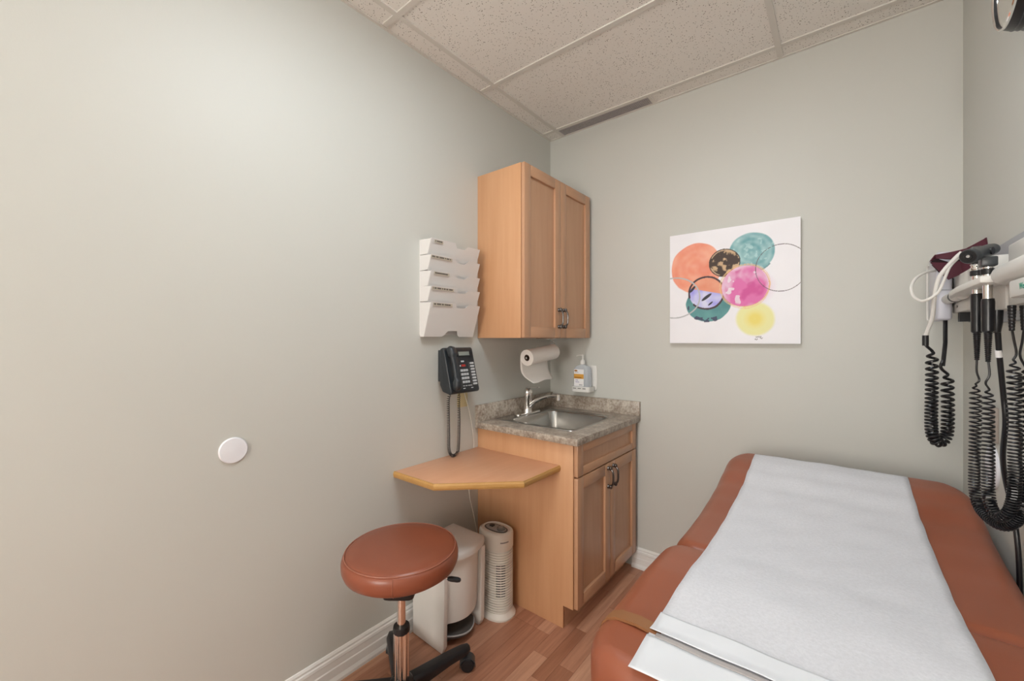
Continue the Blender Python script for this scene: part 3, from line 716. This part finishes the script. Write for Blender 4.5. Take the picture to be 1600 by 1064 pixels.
# ------------------------------------------------------------------ stool
SX, SY = .320, .932; ST = .588; DZ = .024
t = thing('rolling_stool', 'round brown vinyl rolling stool with chrome column and black base', 'stool', (SX, SY, 0))
prof = [(r*.978, z+DZ) for r, z in [(.001, .503), (.16, .503), (.190, .508), (.207, .520), (.214, .538), (.2145, .556), (.2115, .570), (.206, .5785), (.2005, .5815), (.198, .5845), (.19, .5875), (.15, .590), (.08, .591), (.001, .5912)]]
MB().lathe(prof, (SX, SY, 0), (0, 0, 1), 72, cap=False).build('seat', 'vinyl_stool', t, smooth=True, ang=60)
ring = [(SX+.199*math.cos(a), SY+.199*math.sin(a), .5825+DZ) for a in [2*PI*i/72 for i in range(73)]]
MB().tube(ring, .0022, 8).build('seat_piping', 'piping_lit', t, smooth=True)
sa_ = math.radians(-44); MB().tube([(SX+r*.981*math.cos(sa_), SY+r*.981*math.sin(sa_), z+DZ) for r, z in ((.190, .508), (.207, .520), (.214, .538), (.2145, .556), (.2115, .570), (.206, .5785))], .0012, 6).build('seat_seam', 'piping_lit', t, smooth=True)
MB().loft([[Vector((SX+a, SY+b, z+DZ)) for a, b in [(p*math.cos(YAW)-q_*math.sin(YAW), p*math.sin(YAW)+q_*math.cos(YAW)) for p, q_ in rrect(-h_, h_, -h_, h_, .015, 4)]] for z, h_ in ((.412, .048), (.418, .055), (.440, .060), (.485, .066), (.5035, .075))]).build('mounting_plate', 'black_plastic', t, smooth=True)
MB().cyl((SX, SY, .28), (SX, SY, .505), .0155, 24).build('gas_lift', 'chrome_column', t, smooth=True)
MB().lathe([(.0165, .316), (.029, .316), (.031, .306), (.031, .296), (.026, .290), (.0165, .290)], (SX, SY, 0), (0, 0, 1), 28).build('collar', 'black_plastic', t, smooth=True)
flute = []
for z in (.10, .293):
    flute.append([Vector((SX+(.0265+.0024*math.cos(8*a))*math.cos(a), SY+(.0265+.0024*math.cos(8*a))*math.sin(a), z)) for a in [2*PI*i/100 for i in range(100)]])
MB().loft(flute).build('column_cover', 'chrome_column', t, smooth=True)
MB().lathe([(.034, .058), (.045, .068), (.046, .105), (.038, .118), (.030, .122)], (SX, SY, 0), (0, 0, 1), 32).build('hub', 'black_plastic', t, smooth=True)
for k in range(5):
    a = math.radians(80+72*k); d = Vector((math.cos(a), math.sin(a), 0)); s_ = Vector((-d.y, d.x, 0)); o0 = Vector((SX, SY, 0)); Lr = .285
    rings = []
    for q_, z0_, z1_, hw in ((.03, .060, .112, .028), (.10, .066, .110, .027), (.20, .074, .108, .025), (Lr-.01, .074, .102, .024), (Lr+.018, .078, .098, .015)):
        c = o0+d*q_; pts = [(hw, z0_), (hw, z1_-.012), (hw*.6, z1_), (-hw*.6, z1_), (-hw, z1_-.012), (-hw, z0_)]
        rings.append([c+s_*b+Vector((0, 0, z)) for b, z in pts])
    leg = MB().loft(rings).build('leg', 'black_plastic', t, bevel=.002)
    cc = o0+d*(Lr-.004)
    cs = MB(); off_ = Vector((math.cos(a-.6), math.sin(a-.6), 0)); wax = Vector((-off_.y, off_.x, 0)); wc_ = cc+off_*.014+Vector((0, 0, .0285))
    for s2 in (-1, 1): cs.lathe([(.012, 0), (.0265, .001), (.0285, .004), (.0285, .013), (.0255, .018), (.008, .0195)], wc_+wax*(.003*s2), wax*s2, 24)
    ca_ = cs.build('caster', 'black_plastic', leg, smooth=True)
    hd = MB(); hd.cyl(cc+Vector((0, 0, .045)), cc+Vector((0, 0, .080)), .008, 12)
    rr = []
    for i in range(9):
        an = math.radians(-10+200*i/8); v0 = off_*math.cos(an)*.033+Vector((0, 0, .033*math.sin(an))); v1 = v0*.90
        rr.append([wc_+v0+wax*.020, wc_+v0-wax*.020, wc_+v1-wax*.020, wc_+v1+wax*.020])
    hd.loft(rr); hd.build('caster_hood', 'charcoal', leg, smooth=True)
ld = Vector((.70, .70, 0)).normalized(); l0 = Vector((SX, SY, .507))+ld*.06
l1 = l0+ld*.112+Vector((0, 0, -.028))
lv = MB().cyl(l0, l1, .0035, 10).build('lever', 'chrome', t, smooth=True)
MB().lathe([(.003, 0), (.0075, .004), (.0095, .015), (.0095, .04), (.007, .050), (.002, .053)], l1-ld*.004, ld+Vector((0, 0, -.2)), 16).build('lever_knob', 'black_plastic', lv, smooth=True)

# ------------------------------------------------------------------ step bin
t = thing('step_bin', 'white plastic pedal bin between the stool and the air purifier', 'trash bin', (.14, 1.335, 0))
b0, b1 = 1.205, 1.462
def wing(y0, y1):
    MB().prism([(.032, .006), (.232, .0), (.246, .03), (.252, .385), (.030, .400)], y0, y1, 'y').build('side_wall', 'bin_white', t, bevel=.004)
wing(b0, b0+.022); wing(b1-.022, b1+.006)
def dshape(y0, y1, xb, xs, bulge, n=18):
    pts = [(xb, y0), (xs, y0)]; yc = (y0+y1)/2; h = (y1-y0)/2
    for i in range(1, n): s_ = -1+2*i/n; pts.append((xs+bulge*(1-s_*s_), yc+s_*h))
    return pts+[(xs, y1), (xb, y1)]
f = MB().loft([[Vector((a, b, z)) for a, b in dshape(b0+.0225, b1-.0225, .034, .222+dx, .045)] for z, dx in ((.112, -.004), (.13, 0), (.398, .010))]); f.build('drum', 'bin_white', t, smooth=True, ang=50)
MB().box(.034, .16, b0+.0225, b1-.0225, .003, .111).build('back_shell', 'bin_white', t)
lid = [(z, ins) for z, ins in ((.402, .0), (.420, .0), (.428, .004), (.434, .014), (.438, .04))]
f = MB().loft([[Vector((a, b, z)) for a, b in dshape(b0-.006+i, b1+.006-i, .026+i, .245-i, .047)] for z, i in lid]); f.build('lid', 'bin_white', t, smooth=True, ang=50)
f = MB().prism([(.165, b0+.035)]+[(.215+.055*(1-s_*s_), (b0+b1)/2+s_*.088) for s_ in [-1+2*i/14 for i in range(15)]]+[(.165, b1-.035)], .034, .052)
pd = f.build('pedal', 'dark_grey', t, bevel=.003)
pts = [(.215+.0565*(1-s_*s_), (b0+b1)/2+s_*.088, .048) for s_ in [-1+2*i/14 for i in range(15)]]
MB().tube(pts, .0035, 8).build('pedal_trim', 'grey_light', pd, smooth=True)
MB().box(.165, .20, b0+.06, b1-.06, .004, .033).build('pedal_hinge', 'dark_grey', t)

# ------------------------------------------------------------------ air purifier
PX, PY = .224, 1.578
t = thing('air_purifier', 'cream tower air purifier with ribbed body standing against the base cabinet', 'air purifier', (PX, PY, 0))
def oval(rx, ry, z, n=56, ex=2.4):
    r = []
    for i in range(n):
        a = 2*PI*i/n; ca_, sa = math.cos(a), math.sin(a)
        r.append(Vector((PX+rx*math.copysign(abs(ca_)**(2/ex), ca_), PY+ry*math.copysign(abs(sa)**(2/ex), sa), z)))
    return r
ZS = 1.045
MB().loft([oval(.102, .080, 0), oval(.103, .081, .008), oval(.098, .077, .016), oval(.088, .068, .026), oval(.086, .066, .030)]).build('base', 'purifier_white', t, smooth=True)
MB().loft([oval(.080, .060, .030), oval(.082, .062, .345)]).build('inner_column', 'purifier_white', t, smooth=True)
NR = 24
for k in range(NR):
    z = .037+k*.0124; MB().loft([oval(.082, .062, z-.0046), oval(.0885, .0685, z-.0030), oval(.0885, .0685, z+.0030), oval(.082, .062, z+.0046)]).build('rib', 'purifier_white', t, smooth=True)
MB().loft([oval(.087, .067, .336), oval(.090, .070, .341), oval(.091, .071, .405), oval(.088, .068, .416), oval(.080, .060, .421), oval(.076, .056, .417)]).build('head', 'purifier_white', t, smooth=True)
# grille slots on the room side
f = MB()
for k in range(6, 19):
    z = .037+(k+.5)*.0124
    for a0 in (-50, -28):
        a = math.radians(a0); w2 = math.radians(9)
        ri = []
        for b in np.linspace(a-w2, a+w2, 5):
            rx, ry = .0868, .0668; ca_, sa = math.cos(b), math.sin(b); ex = 2/2.4
            px_, py_ = PX+rx*math.copysign(abs(ca_)**ex, ca_), PY+ry*math.copysign(abs(sa)**ex, sa)
            dd = Vector((px_-PX, py_-PY, 0)).normalized()
            p = Vector((px_, py_, 0)); ri.append([p-dd*.004+Vector((0, 0, z-.0026)), p+Vector((0, 0, z-.0026)), p+Vector((0, 0, z+.0026)), p-dd*.004+Vector((0, 0, z+.0026))])
        f.loft(ri)
tag(f.build('grille_slots', 'dark_grey', t), kind='stuff')
f = MB().loft([oval(.068, .036, .4172), oval(.068, .036, .4195)]); cp = f.build('control_panel', 'dark_grey', t, smooth=True)
MB().loft([oval(.061, .030, .4195), oval(.060, .029, .4207)]).build('panel_inlay', 'grey_light', t, smooth=True)
MB().lathe([(.021, .4207), (.021, .429), (.018, .432), (.001, .432)], (PX+.032, PY, 0), (0, 0, 1), 24).build('dial', 'grey_plastic', t, smooth=True)
MB().lathe([(.013, .4318), (.013, .4335), (.001, .4335)], (PX+.032, PY, 0), (0, 0, 1), 24).build('dial_cap', 'grey_light', t, smooth=True)
MB().box(PX-.040, PX-.018, PY-.008, PY+.012, .4207, .428).build('switch', 'dark_grey', t, bevel=.001)
f = MB()
for k in range(9):
    a = math.radians(-40+k*4.0); ex = 2/2.4; ca_, sa = math.cos(a), math.sin(a)
    p = Vector((PX+.0912*math.copysign(abs(ca_)**ex, ca_), PY+.0712*math.copysign(abs(sa)**ex, sa), .362)); f.box(p.x-.0015, p.x+.0015, p.y-.0015, p.y+.0015, .3785, .3835)
f.build('lettering', 'grey_plastic', t)
pc = [(.010, 1.612, .745), (.012, 1.610, .66), (.010, 1.598, .58), (.014, 1.605, .50), (.03, 1.615, .42), (.045, 1.63, .30), (.07, 1.64, .12), (.10, 1.655, .020), (.13, 1.664, .006)]
tag(MB().tube(spline(pc, 8), .0025, 8).build('power_cord', 'cord_white', smooth=True), 'white power cord hanging under the corner shelf down behind the air purifier', 'cord')

# ------------------------------------------------------------------ diagnostic station on the right wall
t = thing('diagnostic_station', 'white wall-mounted medical diagnostic station with instrument cradle on the right wall', 'medical station', (1.94, 1.6, 1.45))
MB().box(1.957, W_, 1.05, 1.90, 1.43, 1.655).build('wall_board', 'board_grey', t, bevel=.002)
MB().box(1.903, 1.9565, 1.08, 1.488, 1.458, 1.602).build('transformer_housing', 'equip_white', t, bevel=.005)
MB().box(1.893, 1.955, 1.20, 1.56, 1.448, 1.50).build('lower_housing', 'equip_white', t, bevel=.004) if False else None
MB().box(1.900, 1.9565, 1.495, 1.62, 1.452, 1.560).build('lower_housing', 'equip_white', t, bevel=.004)
MB().box(1.905, 1.9745, 1.905, 2.135, 1.472, 1.600).build('end_module', 'equip_white', t, bevel=.005)
MB().box(1.905, 1.9565, 1.625, 1.904, 1.472, 1.600).build('end_module', 'equip_white', t, bevel=.004)
MB().box(1.872, 1.902, 1.08, 1.330, 1.466, 1.502).build('front_box', 'equip_white', t, bevel=.004)
MB().cyl((1.890, 1.08, 1.527), (1.890, 1.44, 1.527), .0235, 24).build('rounded_bar', 'equip_white', t, smooth=True, bevel=.004)
# cradle with cups
MB().prism([(1.851, 1.448), (1.902, 1.448), (1.902, 1.96), (1.876, 1.98), (1.858, 1.86), (1.851, 1.72)], 1.512, 1.530).build('cradle', 'equip_white', t, bevel=.005)
MB().cyl((1.888, 1.86, 1.520), (1.888, 2.12, 1.520), .017, 20).build('dispenser_tube', 'equip_white', t, smooth=True, bevel=.003)
MB().cyl((1.888, 1.955, 1.520), (1.888, 1.972, 1.520), .0185, 20).build('tube_ring', 'black_plastic', t, smooth=True)
MB().box(1.945, 1.9745, 1.93, 2.14, 1.440, 1.449).build('mounting_rail', 'charcoal', t)
MB().box(1.91, 1.944, 2.05, 2.075, 1.44, 1.4715).build('rail_clip', 'black_plastic', t); MB().box(1.92, 1.944, 1.90, 1.925, 1.44, 1.4715).build('rail_clip', 'grey_plastic', t)
text('Welch Allyn', .018, (1.8715, 1.262, 1.484), (PI/2, 0, -PI/2), 'ink_green', t, align='LEFT')
text('2.5v', .012, (1.9045, 2.06, 1.492), (PI/2, 0, -PI/2), 'grey_plastic', t, align='LEFT')

def instrument(name, label, c, topz, gz0, gz1, rz, head):
    x, y = c; t = thing(name, label, 'instrument', (x, y, rz))
    MB().lathe([(.0088, gz1), (.0092, topz)], (x, y, 0), (0, 0, 1), 24).build('chrome_handle', 'chrome', t, smooth=True)
    MB().lathe([(.008, gz0), (.0112, gz0+.004), (.0118, gz1-.008), (.0108, gz1)], (x, y, 0), (0, 0, 1), 24).build('grip', 'black_rubber', t, smooth=True)
    MB().lathe([(.0115, topz-.018), (.0130, topz-.016), (.0130, topz-.006), (.0115, topz-.004)], (x, y, 0), (0, 0, 1), 24).build('lock_ring', 'black_plastic', t, smooth=True)
    pr = []
    k = 14
    for i in range(k):
        z = rz+(gz0-rz)*i/k; r = .0048+.0030*i/k; dz = (gz0-rz)/k
        pr += [(r-.0012, z), (r, z+dz*.2), (r, z+dz*.7), (r-.0012, z+dz*.8)]
    MB().lathe(pr+[(.007, gz0)], (x, y, 0), (0, 0, 1), 18).build('strain_relief', 'black_rubber', t, smooth=True, ang=60)
    return t
# front instrument: otoscope with a long drum head
ox, oy = 1.874, 1.50
t1 = instrument('otoscope', 'black otoscope with round lens eyepiece, nearest in the wall cradle', (ox, oy), 1.555, 1.396, 1.478, 1.325, 1)
hb = Vector((ox, oy, 1.575))
MB().box(ox-.014, ox+.014, oy-.015, oy+.015, 1.556, 1.579).build('neck_block', 'charcoal', t1, bevel=.003)
ha = PD(1513, 401, .985); hz = PD(1551, 389, 1.02); hdv = (hz-ha).normalized(); hl = (hz-ha).length
MB().lathe([(.0165, 0), (.0175, .002), (.0175, .012), (.0165, .022), (.0150, .026), (.0150, hl-.012), (.0135, hl), (.007, hl+.004)], ha, hdv, 32).build('head', 'charcoal', t1, smooth=True)
MB().lathe([(.0145, -.0008), (.0145, .001)], ha, hdv, 32).build('eyepiece_cup', 'black_rubber', t1, smooth=True)
MB().lathe([(.0065, -.002), (.0075, .0), (.002, .0)], ha-hdv*.001, hdv, 20).build('lens', 'black_plastic', t1, smooth=True)
MB().lathe([(.0032, -.004), (.0034, -.002), (.001, -.002)], ha-hdv*.001+Vector((.001, 0, .001)), hdv, 14).build('lens_glint', 'grey_light', t1, smooth=True)  # small pale disc paints a glint on the dark lens
sd = hdv.cross(Vector((0, 0, 1))).normalized()
MB().cyl(ha+hdv*hl*.62-sd*(-.010), ha+hdv*hl*.62+sd*.0165, .009, 20).build('side_window', 'black_plastic', t1, smooth=True)
# second instrument behind
qx, qy = 1.875, 1.612
t2 = instrument('ophthalmoscope', 'chrome and black ophthalmoscope hanging behind the otoscope in the cradle', (qx, qy), 1.565, 1.396, 1.500, 1.325, 2)
MB().lathe([(.0118, 0), (.013, .002), (.013, .006), (.011, .008), (.011, .012), (.013, .014), (.010, .017)], (qx, qy, 1.562), (0, 0, 1), 20).build('chrome_neck', 'chrome', t2, smooth=True)
MB().box(qx-.013, qx+.013, qy-.009, qy+.009, 1.579, 1.625).build('head', 'dark_grey', t2, bevel=.006)

def cone(x, y, z0_, z1_, r0, r1, parent):
    pr = []; k = 8
    for i in range(k):
        z = z0_+(z1_-z0_)*i/k; r = r0+(r1-r0)*i/k; dz = (z1_-z0_)/k; pr += [(r-.0006, z), (r, z+dz*.2), (r, z+dz*.8), (r-.0006, z+dz*.9)]
    MB().lathe(pr, (x, y, 0), (0, 0, 1), 18).build('strain_relief', 'black_rubber', parent, smooth=True)
# coiled cords of the two instruments
def cordset(label, pts_top, pts_coil, pts_end, R, pit, tr, relief=None):
    base = Vector(pts_coil[len(pts_coil)//2]); t = thing('coiled_cord', label, 'cord', base, 'coiled black cords hanging from the medical station')
    cp_ = coil(spline(pts_coil, 10), R, pit, 12)
    a = spline(list(pts_top)+[cp_[0]], 6); b = spline([cp_[-1]]+list(pts_end), 6)
    MB().tube(a+cp_[1:-1]+b, tr, 6).build('coil', 'black_rubber', t, smooth=True)
    if relief: cone(*relief, t)
    return t
pit = lambda a, b: (lambda s_: a-(a-b)*math.sin(PI*s_)**1.1)
r1y = 1.425; r1x = 1.902
cordset('coiled cord hanging from the otoscope, front of the two long loops',
        [(ox, oy, 1.332), PD(1546, 585, .99), PD(1540, 598, .995)],
        [PD(1544, 606, 1.0), PD(1544, 660, 1.0), PD(1544, 720, 1.0), PD(1544, 765, 1.0), PD(1549, 792, .985), PD(1562, 808, .965), PD(1576, 800, .945), PD(1584, 775, .935), PD(1586, 720, .93), PD(1585, 640, .93), PD(1584, 562, .93)],
        [PD(1588, 552, .93), PD(1584, 530, .93), PD(1581, 514, .93)], .0102, pit(.0145, .0062), .0023, None)
cordset('coiled cord hanging from the ophthalmoscope, rear of the two long loops',
        [(qx, qy, 1.332), PD(1526, 580, 1.085), PD(1530, 594, 1.085)],
        [PD(1524, 600, 1.085), PD(1524, 660, 1.085), PD(1523, 720, 1.08), PD(1523, 765, 1.08), PD(1530, 792, 1.06), PD(1548, 813, 1.02), PD(1571, 822, .98), PD(1592, 810, .95), PD(1602, 780, .935), PD(1604, 720, .93), PD(1603, 640, .93), PD(1602, 575, .93)],
        [PD(1594, 556, .93), PD(1597, 535, .93), PD(1600, 514, .93)], .0102, pit(.0145, .0062), .0023, None)
MS = bpy.data.objects['diagnostic_station']
for (u, vt, vb, de) in ((1581, 482, 517, .93), (1600, 480, 516, .93)):
    a = PD(u, vt, de); b = PD(u, vb, de); cone(a.x, a.y, b.z, 1.4575, .0048, .0075, MS)
# thick hose behind
a = PD(1556, 486, 1.0)
t = thing('black_hose', 'thick black hose running down the right wall behind the coiled cords', 'hose', PD(1592, 905, .97))
hp = spline([PD(1557, 485, 1.02), PD(1559, 520, 1.03), PD(1562, 560, 1.04), PD(1568, 620, 1.05), PD(1571, 660, 1.05), PD(1567, 710, 1.08), PD(1571, 750, 1.10), PD(1583, 800, 1.10), PD(1590, 850, 1.085), PD(1593, 905, 1.08), PD(1594, 1000, 1.078)], 8)
MB().tube(hp, .0056, 12).build('tube', 'black_rubber', t, smooth=True)
pA = PD(1557, 487, 1.02)
MB().lathe([(.012, 0), (.011, -.03), (.0075, -.055), (.006, -.056)], (pA.x, pA.y, 1.452), (0, 0, 1), 18).build('plug', 'black_rubber', t, smooth=True)
MB().cyl(PD(1560, 547, 1.038), PD(1561.3, 558, 1.040), .0064, 16).build('cable_label', 'label_white', t, smooth=True)

# pressure unit with its tubes, cuff on top
t = thing('pressure_unit', 'lilac white blood pressure unit box beside the corner on the right wall', 'medical unit', (1.88, 2.16, 1.44))
MB().box(1.858, 1.899, 2.085, 2.24, 1.447, 1.690).build('housing', 'equip_lilac', t, bevel=.010, seg=3)
MB().box(1.8995, 1.9745, 2.14, 2.20, 1.50, 1.60).build('wall_arm', 'black_plastic', t)
MB().tube(spline([(1.860, 2.245, 1.45), (1.858, 2.262, 1.455), (1.857, 2.266, 1.48), (1.857, 2.266, 1.60), (1.857, 2.262, 1.655), (1.860, 2.245, 1.665)], 6), .0035, 8).build('wire_guard', 'white_plastic', t, smooth=True)
MB().box(1.8585, 1.8985, 2.0838, 2.0848, 1.552, 1.556).build('seam', 'board_grey', t)
t = thing('coiled_cord', 'short coiled air tube hanging in a loop from the pressure unit near the corner', 'cord', PD(1467, 700, 1.44), 'coiled black cords hanging from the medical station')
cp_ = coil(spline([PD(1456, 548, 1.45), PD(1456, 600, 1.45), PD(1455, 650, 1.45), PD(1456, 676, 1.45), PD(1461, 688, 1.45), PD(1468, 691, 1.45), PD(1475, 687, 1.45), PD(1480, 674, 1.45), PD(1481, 640, 1.45), PD(1480, 584, 1.45)], 10), .0138, lambda s_: .0265-.0155*math.sin(PI*s_)**1.0, 12)
MB().tube(spline([PD(1446, 525, 1.45), PD(1446, 538, 1.45), cp_[0]], 6)+cp_[1:-1]+spline([cp_[-1], PD(1470, 574, 1.45), PD(1474, 560, 1.45), PD(1477, 540, 1.45), PD(1477, 498, 1.47)], 6), 0.0047, 8).build('coil', 'black_rubber', t, smooth=True)
MB().tube([PD(1473, 572, 1.45), PD(1475, 555, 1.45), PD(1477, 535, 1.45), PD(1477, 498, 1.47)], .0062, 10).build('straight_tube', 'black_rubber', t, smooth=True)
MB().cyl(PD(1446, 540, 1.45), PD(1446, 524, 1.45), .0088, 14).build('connector', 'black_plastic', t, smooth=True)
# cuff
t = thing('pressure_cuff', 'folded maroon blood pressure cuff with white tubes draped over the pressure unit', 'cuff', PD(1490, 430, 1.42))
def panel(name, pts, m, th=.004):
    o = MB().add(pts, [list(range(len(pts)))]).build(name, m, t); bm = bmesh.new(); bm.from_mesh(o.data); bmesh.ops.triangulate(bm, faces=bm.faces); bmesh.ops.subdivide_edges(bm, edges=bm.edges, cuts=2, use_grid_fill=True); bm.to_mesh(o.data); bm.free()
    s2 = o.modifiers.new('thickness', 'SOLIDIFY'); s2.thickness = th; s2.offset = 0; return o
panel('upper_flap', [PD(1461, 398, 1.44), PD(1453, 409, 1.43), PD(1462, 404, 1.44), PD(1500, 406, 1.40), PD(1520, 412, 1.36), PD(1545, 398, 1.33), PD(1541, 371, 1.33), PD(1538, 373, 1.33), PD(1510, 388, 1.38), PD(1485, 394, 1.42)], 'maroon')
panel('opening_shade', [PD(1462, 399, 1.47), PD(1454, 410, 1.46), PD(1500, 412, 1.43), PD(1505, 398, 1.44)], 'maroon_shade')  # dark sheet stands in for the shade inside the cuff's opening
panel('lower_flap', [PD(1453, 410, 1.42), PD(1475, 431, 1.41), PD(1482, 437, 1.40), PD(1505, 427, 1.38), PD(1528, 417, 1.34), PD(1532, 402, 1.34), PD(1500, 408, 1.38), PD(1480, 410, 1.40)], 'maroon')
panel('under_fold', [PD(1456, 414, 1.46), PD(1473, 431, 1.45), PD(1484, 434, 1.44), PD(1480, 414, 1.45)], 'maroon_shade')
MB().tube(spline([PD(1503, 394, 1.36), PD(1493, 403, 1.37), PD(1477, 420, 1.38), PD(1466, 437, 1.39), PD(1460, 465, 1.40), PD(1457, 495, 1.42), PD(1450, 515, 1.44), PD(1446, 526, 1.45)], 8), .0060, 10).build('air_tube', 'white_plastic', t, smooth=True)
MB().tube(spline([PD(1500, 400, 1.37), PD(1484, 417, 1.375), PD(1474, 440, 1.385), PD(1466, 456, 1.39), PD(1452, 467, 1.40), PD(1438, 470, 1.42), PD(1427, 462, 1.43), PD(1424, 448, 1.44), PD(1431, 435, 1.45), PD(1446, 426, 1.46), PD(1462, 423, 1.47)], 8), .0045, 10).build('air_tube', 'white_plastic', t, smooth=True)

# ------------------------------------------------------------------ clock
t = thing('wall_clock', 'round black wall clock with chrome rim high on the right wall', 'clock', (1.94, 1.483, 2.12))
kc = Vector((1.90, 1.483, 2.235)); kr = .112
MB().lathe([(kr*1.13, -.0745), (kr*1.16, -.065), (kr*1.14, -.045), (kr*1.06, -.015), (kr, -.002), (kr-.005, 0), (kr-.006, -.012), (.001, -.012)], kc, (-1, 0, 0), 64).build('case', 'black_plastic', t, smooth=True, ang=50)
for q_, kq in ((.020, 1.08), (.030, 1.105), (.040, 1.135)): MB().lathe([(kr*(kq-.02), -q_-.002), (kr*(kq+.008), -q_-.001), (kr*(kq+.008), -q_+.001), (kr*(kq-.02), -q_+.002)], kc, (-1, 0, 0), 64).build('case_rib', 'charcoal', t, smooth=True)
MB().lathe([(kr+.001, -.003), (kr+.0015, .001), (kr-.001, .003), (kr-.004, .001), (kr-.006, -.010), (kr-.008, -.0108), (kr-.006, -.011)], kc, (-1, 0, 0), 64).build('rim', 'chrome', t, smooth=True)
MB().lathe([(.001, -.0112), (kr-.006, -.0112), (kr-.006, -.0105), (.001, -.0105)], kc, (-1, 0, 0), 64).build('face', 'clock_face', t)
fx_ = kc.x+.0095
for k in range(12):
    a = 2*PI*(k+1)/12; rr_ = kr*.68
    text(str(k+1), .020, (fx_, kc.y-rr_*math.sin(a), kc.z+rr_*math.cos(a)), (PI/2, 0, -PI/2), 'ink', t, name='numeral')
f = MB()
for k in range(60):
    a = 2*PI*k/60; f.box(fx_-.0003, fx_+.0003, kc.y-kr*.82*math.sin(a)-.0007, kc.y-kr*.82*math.sin(a)+.0007, kc.z+kr*.82*math.cos(a)-.0014, kc.z+kr*.82*math.cos(a)+.0014)
tag(f.build('minute_marks', 'ink', t), kind='stuff')
for nm, a, l_, w2 in (('hour_hand', 5.2, .05, .003), ('minute_hand', 1.1, .075, .002)):
    d = Vector((0, -math.sin(a), math.cos(a))); MB().cyl(Vector((fx_-.0015, kc.y, kc.z))-d*.01, Vector((fx_-.0015, kc.y, kc.z))+d*l_, w2/2, 6).build(nm, 'ink', t)
